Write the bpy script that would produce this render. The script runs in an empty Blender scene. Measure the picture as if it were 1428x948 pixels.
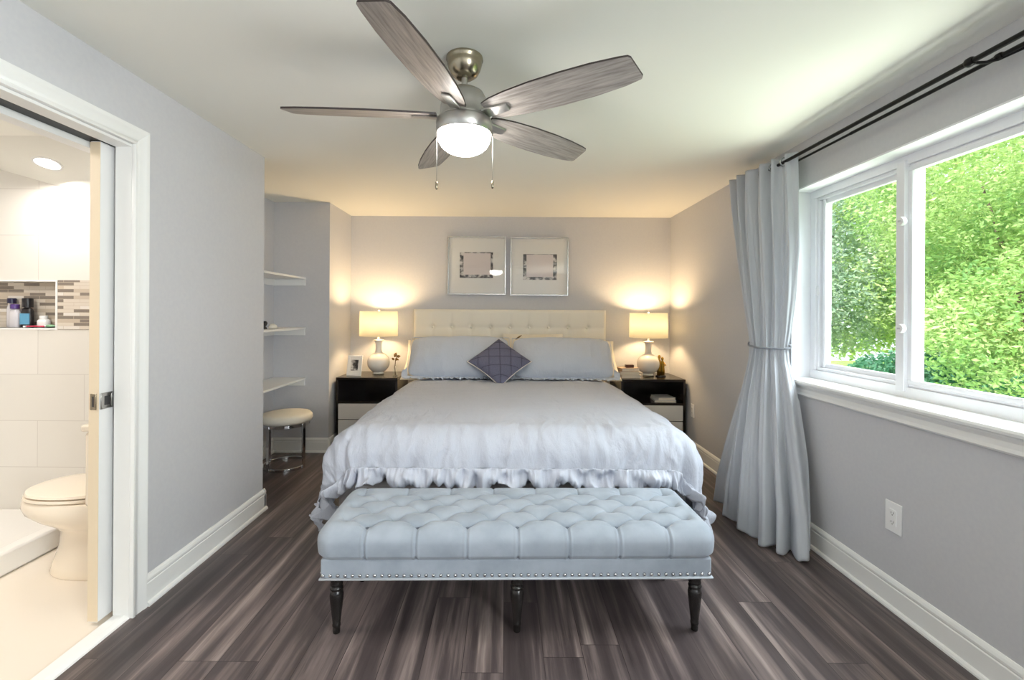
import bpy, math, random
import numpy as np
from mathutils import Vector, noise as mnoise

PI = math.pi
R = math.radians
S = bpy.context.scene
C = S.collection
random.seed(7)

# ------------------------------------------------------------------ camera
cam_d = bpy.data.cameras.new('camera')
cam_d.sensor_width = 36.0
cam_d.lens = 630 / 1428 * 36
cam_d.shift_x = 9 / 1428
cam_d.shift_y = -39 / 1428
cam_d.clip_start = 0.02
cam = bpy.data.objects.new('camera', cam_d)
C.objects.link(cam)
cam.location = (0, 0, 1.31)
cam.rotation_euler = (PI / 2, -0.0061, 0)
S.camera = cam

# ------------------------------------------------------------------ view and world
S.view_settings.view_transform = 'Standard'
S.view_settings.look = 'None'
S.view_settings.gamma = 1
S.view_settings.use_curve_mapping = False
S.view_settings.exposure = 0.5
try:
    S.cycles.use_denoising = True
    S.cycles.max_bounces = 10
    S.cycles.diffuse_bounces = 6
    S.cycles.transparent_max_bounces = 16
    S.cycles.sample_clamp_indirect = 6
    S.cycles.caustics_reflective = False
    S.cycles.caustics_refractive = False
except Exception:
    pass
W = bpy.data.worlds.new('world')
S.world = W
W.use_nodes = True
bg = W.node_tree.nodes['Background']
bg.inputs['Color'].default_value = (0.80, 0.90, 1.0, 1)
bg.inputs['Strength'].default_value = 1.5


def light(name, kind, loc, energy, color=(1, 1, 1), aim=None, size=None, radius=None):
    d = bpy.data.lights.new(name, kind)
    d.energy = energy
    d.color = color
    o = bpy.data.objects.new(name, d)
    C.objects.link(o)
    o.location = loc
    if size:
        d.shape = 'RECTANGLE'
        d.size, d.size_y = size
    if radius is not None:
        d.shadow_soft_size = radius
    if aim is not None:
        o.rotation_euler = (Vector(aim) - Vector(loc)).to_track_quat('-Z', 'Y').to_euler()
    return o


sun = light('sun', 'SUN', (-4, -2, 8), 5.5, (1, 0.96, 0.88), aim=(2, 1.5, 0))
sun.data.angle = R(1)
light('daylight_window', 'AREA', (3.3, 2.0, 3.5), 290, (0.88, 0.94, 1.0), aim=(0.2, 2.3, 0.6), size=(3.0, 1.6))
light('added_rear_fill', 'AREA', (2.0, -1.1, 1.5), 155, (0.95, 0.97, 1.0), aim=(-1, -0.6, 1.75), size=(1.3, 1.1))  # added fill lamp at the unseen opening behind the camera


light('added_ceiling_fill', 'AREA', (4.4, 2.1, -1.6), 260, (0.97, 1.0, 0.90), aim=(0.6, 2.2, 2.0), size=(4.5, 2.4))  # added lamp below the sill, lifts the ceiling like bounce off the lawn


# ------------------------------------------------------------------ materials
def lin(c):
    return tuple((x / 12.92 if x <= 0.04045 else ((x + 0.055) / 1.055) ** 2.4) for x in (v / 255 for v in c))


def mat(name, rgb, rough=0.5, metal=0.0, **kw):
    m = bpy.data.materials.new(name)
    m.use_nodes = True
    b = m.node_tree.nodes['Principled BSDF']
    b.inputs['Base Color'].default_value = (*lin(rgb), 1)
    b.inputs['Roughness'].default_value = rough
    b.inputs['Metallic'].default_value = metal
    for k, v in kw.items():
        k = k.replace('_', ' ')
        if k in b.inputs:
            b.inputs[k].default_value = v
    return m


def N(m, t, **kw):
    n = m.node_tree.nodes.new(t)
    for k, v in kw.items():
        if hasattr(n, k) and k not in n.inputs:
            setattr(n, k, v)
        else:
            n.inputs[k].default_value = v
    return n


def L(m, a, b):
    m.node_tree.links.new(a, b)


def P(m):
    return m.node_tree.nodes['Principled BSDF']


def coords(m, scale=(1, 1, 1), rot=(0, 0, 0)):
    tc = N(m, 'ShaderNodeTexCoord')
    mp = N(m, 'ShaderNodeMapping')
    mp.inputs['Scale'].default_value = scale
    mp.inputs['Rotation'].default_value = rot
    L(m, tc.outputs['Object'], mp.inputs['Vector'])
    return mp.outputs['Vector']


def add_noise(m, rgb2, scale=8, stretch=(1, 1, 1), lo=0.35, hi=0.65, bump=0, detail=4):
    """mottle the base colour with a second tone; optional fine bump"""
    b = P(m)
    c1 = tuple(b.inputs['Base Color'].default_value)
    nz = N(m, 'ShaderNodeTexNoise')
    nz.inputs['Scale'].default_value = scale
    nz.inputs['Detail'].default_value = detail
    L(m, coords(m, stretch), nz.inputs['Vector'])
    r = N(m, 'ShaderNodeValToRGB')
    r.color_ramp.elements[0].position = lo
    r.color_ramp.elements[1].position = hi
    r.color_ramp.elements[0].color = c1
    r.color_ramp.elements[1].color = (*lin(rgb2), 1)
    L(m, nz.outputs['Fac'], r.inputs['Fac'])
    L(m, r.outputs['Color'], b.inputs['Base Color'])
    if bump:
        bp = N(m, 'ShaderNodeBump')
        bp.inputs['Strength'].default_value = bump
        bp.inputs['Distance'].default_value = 0.002
        L(m, nz.outputs['Fac'], bp.inputs['Height'])
        L(m, bp.outputs['Normal'], b.inputs['Normal'])
    return m


M = {}
M['wall'] = add_noise(mat('wall_paint', (200, 200, 204), 0.55), (203, 203, 206), 60, bump=0.05)
M['ceiling'] = mat('ceiling_paint', (243, 242, 234), 0.7)
M['trim'] = mat('trim_paint', (238, 238, 236), 0.35)
M['door'] = mat('door_paint', (233, 232, 231), 0.45)
M['vinyl'] = mat('window_vinyl', (238, 238, 242), 0.35)
M['tile_floor'] = mat('bath_floor_tile', (232, 222, 208), 0.3)
M['porcelain'] = mat('porcelain', (236, 224, 206), 0.12)
M['acrylic'] = mat('shower_acrylic', (240, 238, 234), 0.25)
M['cream'] = mat('cream_leather', (236, 231, 218), 0.45)
M['chrome'] = mat('chrome', (215, 215, 218), 0.08, 1.0)
M['nickel'] = mat('brushed_nickel', (190, 188, 184), 0.28, 1.0)
M['brass_nickel'] = mat('antique_nickel', (165, 155, 135), 0.25, 1.0)
M['black_metal'] = mat('black_metal', (22, 20, 20), 0.4, 0.6)
M['black_wood'] = mat('black_lacquer', (26, 20, 19), 0.22)
M['leg_wood'] = mat('ebony_wood', (30, 27, 26), 0.25)
M['white_front'] = mat('white_drawer_front', (225, 222, 218), 0.4)
M['linen'] = add_noise(mat('linen', (189, 193, 205), 0.85, Sheen_Weight=0.1), (196, 199, 210), 260, bump=0.12)
M['sham'] = add_noise(mat('sham_linen', (194, 201, 214), 0.85, Sheen_Weight=0.1), (201, 207, 219), 260, bump=0.12)
M['sheet'] = mat('white_sheet', (226, 224, 222), 0.85)
M['cream_linen'] = mat('cream_linen', (230, 222, 205), 0.85)
M['velvet'] = add_noise(mat('velvet', (146, 155, 166), 0.8, Sheen_Weight=0.2, Sheen_Roughness=0.4), (162, 170, 181), 9)
M['velvet_trim'] = mat('velvet_welt', (196, 203, 212), 0.7, Sheen_Weight=0.4)
M['nail'] = mat('nail_metal', (190, 190, 192), 0.2, 1.0)
M['button'] = mat('shaded_button_velvet', (98, 106, 118), 0.7)  # dimple shade put into the colour, darker than the bench velvet
M['dark_cushion'] = add_noise(mat('slate_cotton', (97, 98, 121), 0.7), (106, 107, 129), 120, bump=0.1)
M['dark_seam'] = mat('slate_seam', (62, 58, 74), 0.8)
M['piping'] = mat('cream_piping', (228, 222, 212), 0.6)
M['brown_leaf'] = mat('brown_thread', (120, 92, 50), 0.7)
M['ceramic'] = mat('white_ceramic', (236, 230, 220), 0.15)
M['paper'] = mat('white_paper', (240, 238, 233), 0.8)
M['blank'] = mat('blank_sheet', (226, 216, 214), 0.8)
M['silver'] = mat('silver_frame', (205, 205, 205), 0.25, 0.9)
M['gold'] = mat('gold_metal', (158, 124, 52), 0.35, 0.9)
M['plastic'] = mat('white_plastic', (240, 240, 240), 0.35)
M['slot'] = mat('slot_dark', (60, 60, 60), 0.6)
M['book_cream'] = mat('book_cream', (222, 208, 188), 0.6)
M['book_grey'] = mat('book_grey', (160, 140, 120), 0.6)
M['pages'] = mat('book_pages', (238, 230, 214), 0.8)
M['brown_box'] = mat('brown_leather', (70, 36, 24), 0.5)
M['shelf'] = mat('shelf_paint', (238, 238, 236), 0.4)
M['grommet'] = mat('grommet_metal', (170, 175, 175), 0.25, 1.0)
M['tie'] = mat('tie_cord', (140, 144, 152), 0.7)
M['purple'] = mat('purple_plastic', (78, 52, 120), 0.35)
M['navy'] = mat('navy_plastic', (40, 38, 70), 0.35)
M['blackp'] = mat('black_plastic', (30, 28, 30), 0.35)
M['clearp'] = mat('pale_plastic', (205, 203, 208), 0.25)
M['orange'] = mat('orange_plastic', (196, 84, 52), 0.4)
M['bluep'] = mat('blue_label', (96, 160, 196), 0.4)
M['pink'] = mat('pink_plastic', (206, 66, 92), 0.4)
M['green'] = mat('green_plastic', (150, 200, 160), 0.4)
M['stem'] = mat('dry_stem', (80, 56, 24), 0.8)
M['petal'] = mat('dry_petal', (130, 100, 50), 0.8)
M['bark'] = mat('bark', (92, 78, 64), 0.9)
M['lawn'] = add_noise(mat('lawn', (104, 140, 52), 0.9), (150, 180, 84), 3)
M['wood_edge'] = mat('door_edge_paint', (226, 208, 180), 0.45)
M['ext_wall'] = mat('exterior_siding', (200, 200, 200), 0.8)


def emis(name, rgb, strength):
    m = bpy.data.materials.new(name)
    m.use_nodes = True
    b = P(m)
    b.inputs['Base Color'].default_value = (0.9, 0.9, 0.9, 1)
    b.inputs['Emission Color'].default_value = (*lin(rgb), 1)
    b.inputs['Emission Strength'].default_value = strength
    return m


M['fan_glass'] = emis('lit_glass', (255, 250, 244), 34)
M['bulb'] = emis('lit_bulb', (255, 214, 150), 6)
M['downlight'] = emis('lit_downlight', (255, 246, 236), 5)


def thin_glass(name, tint=(1, 1, 1), gloss=0.06):
    m = bpy.data.materials.new(name)
    m.use_nodes = True
    nt = m.node_tree
    nt.nodes.remove(P(m))
    out = [n for n in nt.nodes if n.type == 'OUTPUT_MATERIAL'][0]
    t = N(m, 'ShaderNodeBsdfTransparent')
    t.inputs['Color'].default_value = (*tint, 1)
    g = N(m, 'ShaderNodeBsdfGlossy')
    g.inputs['Roughness'].default_value = 0.02
    lw = N(m, 'ShaderNodeLayerWeight')
    lw.inputs['Blend'].default_value = 0.5
    pw = N(m, 'ShaderNodeMath', operation='POWER')
    L(m, lw.outputs['Facing'], pw.inputs[0])
    pw.inputs[1].default_value = 5.0
    fr = N(m, 'ShaderNodeMath', operation='MULTIPLY_ADD')
    L(m, pw.outputs[0], fr.inputs[0])
    fr.inputs[1].default_value = 0.6
    fr.inputs[2].default_value = gloss * 0.5
    mx = N(m, 'ShaderNodeMixShader')
    L(m, fr.outputs[0], mx.inputs['Fac'])
    L(m, t.outputs[0], mx.inputs[1])
    L(m, g.outputs[0], mx.inputs[2])
    L(m, mx.outputs[0], out.inputs['Surface'])
    return m


M['glass'] = thin_glass('window_glass', (0.97, 0.99, 0.98))
M['pic_glass'] = thin_glass('picture_glass', (0.99, 0.99, 0.99))


def translucent(name, rgb, trgb, fac, rough=0.8):
    m = mat(name, rgb, rough)
    out = [n for n in m.node_tree.nodes if n.type == 'OUTPUT_MATERIAL'][0]
    t = N(m, 'ShaderNodeBsdfTranslucent')
    t.inputs['Color'].default_value = (*lin(trgb), 1)
    mx = N(m, 'ShaderNodeMixShader')
    mx.inputs['Fac'].default_value = fac
    L(m, P(m).outputs[0], mx.inputs[1])
    L(m, t.outputs[0], mx.inputs[2])
    L(m, mx.outputs[0], out.inputs['Surface'])
    return m


M['shade'] = translucent('lamp_shade_fabric', (250, 246, 232), (255, 253, 244), 0.86)
M['curtain'] = translucent('curtain_fabric', (206, 209, 215), (216, 222, 230), 0.18, 0.6)
M['leaf'] = translucent('leaf', (146, 180, 100), (186, 216, 122), 0.4, 0.4)
M['leaf_light'] = translucent('leaf_light', (186, 208, 128), (214, 234, 140), 0.4, 0.5)
M['leaf_haze'] = translucent('leaf_haze', (172, 192, 164), (200, 220, 180), 0.35, 0.5)  # haze on the smaller pane put into this paler leaf colour
M['leaf_dark'] = translucent('leaf_dark', (70, 130, 96), (110, 170, 110), 0.3, 0.5)
M['leaf_rust'] = translucent('leaf_rust', (200, 150, 100), (220, 170, 110), 0.3, 0.5)


def crinkle(m, scale, stretch, dist, strength=0.6):
    b = P(m)
    nz_ = N(m, 'ShaderNodeTexNoise')
    nz_.inputs['Scale'].default_value = scale
    nz_.inputs['Detail'].default_value = 6
    nz_.inputs['Roughness'].default_value = 0.62
    nz_.inputs['Distortion'].default_value = 0.6
    L(m, coords(m, stretch), nz_.inputs['Vector'])
    bp = N(m, 'ShaderNodeBump')
    bp.inputs['Strength'].default_value = strength
    bp.inputs['Distance'].default_value = dist
    L(m, nz_.outputs['Fac'], bp.inputs['Height'])
    L(m, bp.outputs['Normal'], b.inputs['Normal'])


crinkle(M['linen'], 14, (1, 0.4, 0.4), 0.022)
crinkle(M['sham'], 12, (1, 0.6, 0.6), 0.014)
crinkle(M['curtain'], 10, (0.6, 1, 0.12), 0.01, 0.4)
crinkle(M['velvet'], 5, (1, 1, 1), 0.008, 0.3)


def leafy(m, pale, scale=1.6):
    """whitish sparkle painted into the leaf colour as paler patches, deeper ones between"""
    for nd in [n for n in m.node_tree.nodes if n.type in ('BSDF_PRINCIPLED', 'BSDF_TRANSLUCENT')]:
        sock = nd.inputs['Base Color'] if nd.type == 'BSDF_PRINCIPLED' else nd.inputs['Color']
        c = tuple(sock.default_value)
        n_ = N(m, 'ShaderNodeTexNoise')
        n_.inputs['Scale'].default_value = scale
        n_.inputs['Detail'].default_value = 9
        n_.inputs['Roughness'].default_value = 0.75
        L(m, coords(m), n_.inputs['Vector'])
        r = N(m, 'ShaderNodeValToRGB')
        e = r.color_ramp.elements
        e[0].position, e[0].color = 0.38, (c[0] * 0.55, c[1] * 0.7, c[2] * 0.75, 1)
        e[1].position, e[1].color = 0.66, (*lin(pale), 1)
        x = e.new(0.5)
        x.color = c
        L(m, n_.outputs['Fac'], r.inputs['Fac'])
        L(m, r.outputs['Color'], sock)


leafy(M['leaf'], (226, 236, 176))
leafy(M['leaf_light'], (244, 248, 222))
leafy(M['leaf_haze'], (236, 240, 226))
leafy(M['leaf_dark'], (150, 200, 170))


def floor_mat():
    m = mat('plank_floor', (90, 80, 78), 0.34)
    b = P(m)
    tc = N(m, 'ShaderNodeTexCoord')
    sp = N(m, 'ShaderNodeSeparateXYZ')
    L(m, tc.outputs['Object'], sp.inputs[0])
    cb = N(m, 'ShaderNodeCombineXYZ')
    dv = N(m, 'ShaderNodeMath', operation='DIVIDE')
    dv.inputs[1].default_value = 0.152
    L(m, sp.outputs['X'], dv.inputs[0])
    fl = N(m, 'ShaderNodeMath', operation='FLOOR')
    L(m, dv.outputs[0], fl.inputs[0])
    wn = N(m, 'ShaderNodeTexWhiteNoise', noise_dimensions='1D')
    L(m, fl.outputs[0], wn.inputs['W'])
    st = N(m, 'ShaderNodeMath', operation='MULTIPLY_ADD')
    L(m, wn.outputs['Value'], st.inputs[0])
    st.inputs[1].default_value = 4.88
    L(m, sp.outputs['Y'], st.inputs[2])
    L(m, st.outputs[0], cb.inputs['X'])
    L(m, sp.outputs['X'], cb.inputs['Y'])
    br = N(m, 'ShaderNodeTexBrick')
    br.offset = 0.0
    br.inputs['Color1'].default_value = (0, 0, 0, 1)
    br.inputs['Color2'].default_value = (1, 1, 1, 1)
    br.inputs['Mortar'].default_value = (0.0, 0.0, 0.0, 1)
    br.inputs['Scale'].default_value = 1
    br.inputs['Mortar Size'].default_value = 0.0012
    br.inputs['Brick Width'].default_value = 1.22
    br.inputs['Row Height'].default_value = 0.152
    L(m, cb.outputs[0], br.inputs['Vector'])
    # grain runs along Y, shifted for every plank
    ml = N(m, 'ShaderNodeMath', operation='MULTIPLY')
    ml.inputs[1].default_value = 37.0
    L(m, br.outputs['Color'], ml.inputs[0])
    cb2 = N(m, 'ShaderNodeCombineXYZ')
    L(m, sp.outputs['X'], cb2.inputs['X'])
    sy = N(m, 'ShaderNodeMath', operation='MULTIPLY')
    sy.inputs[1].default_value = 0.045
    L(m, sp.outputs['Y'], sy.inputs[0])
    L(m, sy.outputs[0], cb2.inputs['Y'])
    L(m, ml.outputs[0], cb2.inputs['Z'])
    n1 = N(m, 'ShaderNodeTexNoise')
    n1.inputs['Scale'].default_value = 17
    n1.inputs['Detail'].default_value = 5
    n1.inputs['Roughness'].default_value = 0.62
    n1.inputs['Distortion'].default_value = 0.25
    L(m, cb2.outputs[0], n1.inputs['Vector'])
    mixv = N(m, 'ShaderNodeMath', operation='MULTIPLY_ADD')
    L(m, br.outputs['Color'], mixv.inputs[0])
    mixv.inputs[1].default_value = 0.10
    L(m, n1.outputs['Fac'], mixv.inputs[2])
    r = N(m, 'ShaderNodeValToRGB')
    e = r.color_ramp.elements
    e[0].position, e[0].color = 0.34, (*lin((56, 48, 49)), 1)
    e[1].position, e[1].color = 0.84, (*lin((184, 168, 161)), 1)
    x = e.new(0.54)
    x.color = (*lin((84, 74, 74)), 1)
    x = e.new(0.66)
    x.color = (*lin((120, 107, 104)), 1)
    L(m, mixv.outputs[0], r.inputs['Fac'])
    mm = N(m, 'ShaderNodeMixRGB')
    mm.blend_type = 'MULTIPLY'
    L(m, br.outputs['Fac'], mm.inputs['Fac'])
    L(m, r.outputs['Color'], mm.inputs['Color1'])
    mm.inputs['Color2'].default_value = (0.35, 0.33, 0.33, 1)
    L(m, mm.outputs['Color'], b.inputs['Base Color'])
    bp = N(m, 'ShaderNodeBump')
    bp.inputs['Strength'].default_value = 0.12
    bp.inputs['Distance'].default_value = 0.002
    L(m, n1.outputs['Fac'], bp.inputs['Height'])
    L(m, bp.outputs['Normal'], b.inputs['Normal'])
    return m


def brick_mat(name, c1, c2, mortar, w, h, ms, vec, rough=0.3, offset=0.5, bias=0.0):
    """vec: two letters, the object axes that run along and across the courses"""
    m = mat(name, (200, 200, 200), rough)
    tc = N(m, 'ShaderNodeTexCoord')
    sp = N(m, 'ShaderNodeSeparateXYZ')
    L(m, tc.outputs['Object'], sp.inputs[0])
    cb = N(m, 'ShaderNodeCombineXYZ')
    L(m, sp.outputs[vec[0]], cb.inputs['X'])
    L(m, sp.outputs[vec[1]], cb.inputs['Y'])
    br = N(m, 'ShaderNodeTexBrick')
    br.offset = offset
    br.inputs['Color1'].default_value = (*lin(c1), 1)
    br.inputs['Color2'].default_value = (*lin(c2), 1)
    br.inputs['Mortar'].default_value = (*lin(mortar), 1)
    br.inputs['Scale'].default_value = 1
    br.inputs['Mortar Size'].default_value = ms
    br.inputs['Bias'].default_value = bias
    br.inputs['Brick Width'].default_value = w
    br.inputs['Row Height'].default_value = h
    L(m, cb.outputs[0], br.inputs['Vector'])
    L(m, br.outputs['Color'], P(m).inputs['Base Color'])
    return m


M['floor'] = floor_mat()
M['tile_wall'] = brick_mat('wall_tile', (226, 222, 214), (230, 226, 219), (208, 202, 194), 0.60, 0.2974, 0.002, 'XZ', 0.3)


def mosaic_mat():
    m = brick_mat('mosaic_tile', (206, 196, 182), (206, 196, 182), (196, 188, 176), 0.105, 0.0215, 0.0012, 'XZ', 0.25, 0.37)
    br = [n for n in m.node_tree.nodes if n.type == 'TEX_BRICK'][0]
    br.inputs['Color1'].default_value = (0, 0, 0, 1)
    br.inputs['Color2'].default_value = (1, 1, 1, 1)
    r = N(m, 'ShaderNodeValToRGB')
    r.color_ramp.interpolation = 'CONSTANT'
    e = r.color_ramp.elements
    e[0].position, e[0].color = 0.0, (*lin((214, 204, 190)), 1)
    e[1].position, e[1].color = 0.72, (*lin((132, 122, 112)), 1)
    x = e.new(0.38)
    x.color = (*lin((196, 182, 164)), 1)
    x = e.new(0.58)
    x.color = (*lin((222, 216, 208)), 1)
    L(m, br.outputs['Color'], r.inputs['Fac'])
    L(m, r.outputs['Color'], P(m).inputs['Base Color'])
    return m


M['mosaic'] = mosaic_mat()


def blade_mat():
    m = mat('blade_driftwood', (120, 108, 102), 0.4)
    nz = N(m, 'ShaderNodeTexNoise')
    nz.inputs['Scale'].default_value = 6
    nz.inputs['Detail'].default_value = 6
    nz.inputs['Roughness'].default_value = 0.6
    L(m, coords(m, (1, 14, 14)), nz.inputs['Vector'])
    r = N(m, 'ShaderNodeValToRGB')
    e = r.color_ramp.elements
    e[0].position, e[0].color = 0.3, (*lin((124, 116, 110)), 1)
    e[1].position, e[1].color = 0.75, (*lin((198, 190, 182)), 1)
    L(m, nz.outputs['Fac'], r.inputs['Fac'])
    L(m, r.outputs['Color'], P(m).inputs['Base Color'])
    return m


M['blade'] = blade_mat()
M['blade_edge'] = mat('blade_dark_edge', (52, 42, 40), 0.5)


def print_mat(name, seed):
    m = mat(name, (128, 128, 128), 0.5)
    nz = N(m, 'ShaderNodeTexNoise')
    nz.inputs['Scale'].default_value = 17
    nz.inputs['Detail'].default_value = 5
    mp = coords(m, (1, 1, 1.4))
    tr = mp.node
    tr.inputs['Location'].default_value = (seed, seed * 2, 0)
    L(m, mp, nz.inputs['Vector'])
    r = N(m, 'ShaderNodeValToRGB')
    e = r.color_ramp.elements
    e[0].position, e[0].color = 0.42, (*lin((50, 46, 46)), 1)
    e[1].position, e[1].color = 0.62, (*lin((222, 218, 214)), 1)
    x = e.new(0.5)
    x.color = (*lin((110, 106, 104)), 1)
    L(m, nz.outputs['Fac'], r.inputs['Fac'])
    L(m, r.outputs['Color'], P(m).inputs['Base Color'])
    return m


# ------------------------------------------------------------------ mesh helpers
class MB:
    def __init__(s):
        s.v, s.f = [], []

    def add(s, vs, fs):
        o = len(s.v)
        s.v += [tuple(map(float, p)) for p in vs]
        s.f += [tuple(i + o for i in f) for f in fs]
        return s

    def box(s, x0, y0, z0, x1, y1, z1):
        x0, x1 = min(x0, x1), max(x0, x1)
        y0, y1 = min(y0, y1), max(y0, y1)
        z0, z1 = min(z0, z1), max(z0, z1)
        v = [(x0, y0, z0), (x1, y0, z0), (x1, y1, z0), (x0, y1, z0), (x0, y0, z1), (x1, y0, z1), (x1, y1, z1), (x0, y1, z1)]
        return s.add(v, [(0, 3, 2, 1), (4, 5, 6, 7), (0, 1, 5, 4), (1, 2, 6, 5), (2, 3, 7, 6), (3, 0, 4, 7)])

    def lathe(s, prof, c=(0, 0, 0), n=32, axis='Z', cap=True):
        vs, fs = [], []
        for r, h in prof:
            for k in range(n):
                a = 2 * PI * k / n
                p = (r * math.cos(a), r * math.sin(a), h)
                if axis == 'Y':
                    p = (p[0], p[2], -p[1])
                elif axis == 'X':
                    p = (p[2], p[0], p[1])
                vs.append((c[0] + p[0], c[1] + p[1], c[2] + p[2]))
        m = len(prof)
        for i in range(m - 1):
            for k in range(n):
                k2 = (k + 1) % n
                fs.append((i * n + k, i * n + k2, (i + 1) * n + k2, (i + 1) * n + k))
        if cap:
            fs.append(tuple(range(n))[::-1])
            fs.append(tuple((m - 1) * n + k for k in range(n)))
        return s.add(vs, fs)

    def loft(s, rings, cap=True, close=False):
        n = len(rings[0])
        vs = [p for r in rings for p in r]
        fs = []
        m = len(rings)
        for i in range(m - 1 + (1 if close else 0)):
            i2 = (i + 1) % m
            for k in range(n):
                k2 = (k + 1) % n
                fs.append((i * n + k, i * n + k2, i2 * n + k2, i2 * n + k))
        if cap and not close:
            fs.append(tuple(range(n))[::-1])
            fs.append(tuple((m - 1) * n + k for k in range(n)))
        return s.add(vs, fs)

    def tube(s, pts, r, n=10, closed=False):
        pts = [Vector(p) for p in pts]
        rs = r if isinstance(r, (list, tuple)) else [r] * len(pts)
        rings = []
        prev = None
        for i, p in enumerate(pts):
            if closed:
                t = pts[(i + 1) % len(pts)] - pts[i - 1]
            else:
                t = pts[min(i + 1, len(pts) - 1)] - pts[max(i - 1, 0)]
            t.normalize()
            if prev is None:
                u = t.orthogonal().normalized()
            else:
                u = prev - t * prev.dot(t)
                u = u.normalized() if u.length > 1e-6 else t.orthogonal().normalized()
            prev = u
            w = t.cross(u)
            rings.append([p + (u * math.cos(2 * PI * k / n) + w * math.sin(2 * PI * k / n)) * rs[i] for k in range(n)])
        return s.loft(rings, cap=True, close=closed)

    def grid(s, G, wrap=False):
        """G: array (n, m, 3)"""
        n, m = G.shape[:2]
        vs = G.reshape(-1, 3).tolist()
        fs = []
        for i in range(n - 1):
            for j in range(m - 1 + (1 if wrap else 0)):
                j2 = (j + 1) % m
                fs.append((i * m + j, i * m + j2, (i + 1) * m + j2, (i + 1) * m + j))
        return s.add(vs, fs)

    def prism(s, poly, fn0, fn1):
        """extrude a polygon of (a, b) between two placing functions"""
        n = len(poly)
        vs = [fn0(*p) for p in poly] + [fn1(*p) for p in poly]
        fs = [tuple(range(n))[::-1], tuple(range(n, 2 * n))]
        fs += [(k, (k + 1) % n, n + (k + 1) % n, n + k) for k in range(n)]
        return s.add(vs, fs)

    def build(s, name, m, parent=None, smooth=False, bevel=0, seg=2, subsurf=0, solid=0, weld=False, auto=None):
        me = bpy.data.meshes.new(name)
        me.from_pydata(s.v, [], s.f)
        me.materials.append(M[m] if isinstance(m, str) else m)
        import bmesh
        b = bmesh.new()
        b.from_mesh(me)
        if weld:
            bmesh.ops.remove_doubles(b, verts=b.verts, dist=1e-5)
        bmesh.ops.recalc_face_normals(b, faces=b.faces)
        b.to_mesh(me)
        b.free()
        o = bpy.data.objects.new(name, me)
        C.objects.link(o)
        if parent:
            o.parent = parent
        if smooth:
            me.polygons.foreach_set('use_smooth', [True] * len(me.polygons))
            if auto is not None:
                me.set_sharp_from_angle(angle=R(auto))
        if solid:
            d = o.modifiers.new('thickness', 'SOLIDIFY')
            d.thickness = solid
            d.offset = -1
        if bevel:
            d = o.modifiers.new('bevel', 'BEVEL')
            d.width = bevel
            d.segments = seg
            d.limit_method = 'ANGLE'
            me.polygons.foreach_set('use_smooth', [True] * len(me.polygons))
            d.harden_normals = False
            me.set_sharp_from_angle(angle=R(60))
        if subsurf:
            d = o.modifiers.new('smooth', 'SUBSURF')
            d.levels = d.render_levels = subsurf
        return o


def tag(o, label=None, cat=None, group=None, kind=None):
    if label:
        o['label'] = label
    if cat:
        o['category'] = cat
    if group:
        o['group'] = group
    if kind:
        o['kind'] = kind
    return o


def thing(name, label, cat, loc=(0, 0, 0), rz=0, group=None):
    o = bpy.data.objects.new(name, None)
    o.empty_display_size = 0.05
    C.objects.link(o)
    o.location = loc
    o.rotation_euler = (0, 0, rz)
    return tag(o, label, cat, group)


def struct(mb, name, m, parent=None, label=None, **kw):
    o = mb.build(name, m, parent, **kw)
    if not parent:
        o['kind'] = 'structure'
        if label:
            o['label'] = label
    return o


def dup(o, parent):
    c = o.copy()
    C.objects.link(c)
    c.parent = parent
    for ch in o.children:
        dup(ch, c)
    return c


def nz(x, y, z=0.0):
    return mnoise.noise(Vector((x, y, z)))


def grid_normals(G):
    du = np.gradient(G, axis=0)
    dv = np.gradient(G, axis=1)
    n = np.cross(du, dv)
    return n / (np.linalg.norm(n, axis=2, keepdims=True) + 1e-12)


def smoothstep(a, b, x):
    t = np.clip((x - a) / (b - a), 0, 1)
    return t * t * (3 - 2 * t)


# ------------------------------------------------------------------ setting
XL, XR, YB, ZC, YR = -1.59, 1.735, 4.77, 2.315, -2.4
XN, YA0, YA1, XA = -1.634, 2.97, 4.19, -2.15       # nib wall, alcove depth range, alcove back
struct(MB().box(-2.3, YR, -0.06, 1.9, 5.0, 0.0).box(-2.3, YR, -0.05, XL, 0.9, -0.001), 'floor', 'floor')
struct(MB().box(-4.2, YR - 0.2, ZC, 2.0, 5.0, ZC + 0.2), 'ceiling', 'ceiling')
struct(MB().box(-2.4, YB, 0, 2.0, YB + 0.15, ZC), 'wall_back', 'wall')
struct(MB().box(-4.2, YR - 0.15, 0, 2.0, YR, ZC), 'wall_rear', 'wall')
# left wall: near piece, door header, room skin of the pocket
DJ0, DJ1, DZ = 1.02, 1.93, 2.013
w = MB()
w.box(XL - 0.21, YR, 0, XL, DJ0, ZC)
w.box(XL - 0.065, DJ0, DZ, XL, DJ1, ZC)
w.box(XL - 0.065, DJ1, 0, XL, YA0, ZC)
w.box(XL - 0.21, DJ0, DZ, XL - 0.15, DJ1, ZC)
w.box(XL - 0.21, 1.975, 0, XL - 0.15, YA0, ZC)
w.box(XL - 0.21, DJ1, DZ, XL - 0.15, 1.975, ZC)
w.box(XL - 0.15, 2.72, 0, XL - 0.065, YA0, ZC)
struct(w, 'wall_left', 'wall')
struct(MB().box(XA - 0.1, YA0 - 0.07, 0, XL - 0.21, YA0, ZC).box(XA - 0.1, YA0, 0, XA, YA1, ZC)
       .box(XA - 0.1, YA1, 0, XN, YB, ZC), 'wall_alcove', 'wall')
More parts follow.
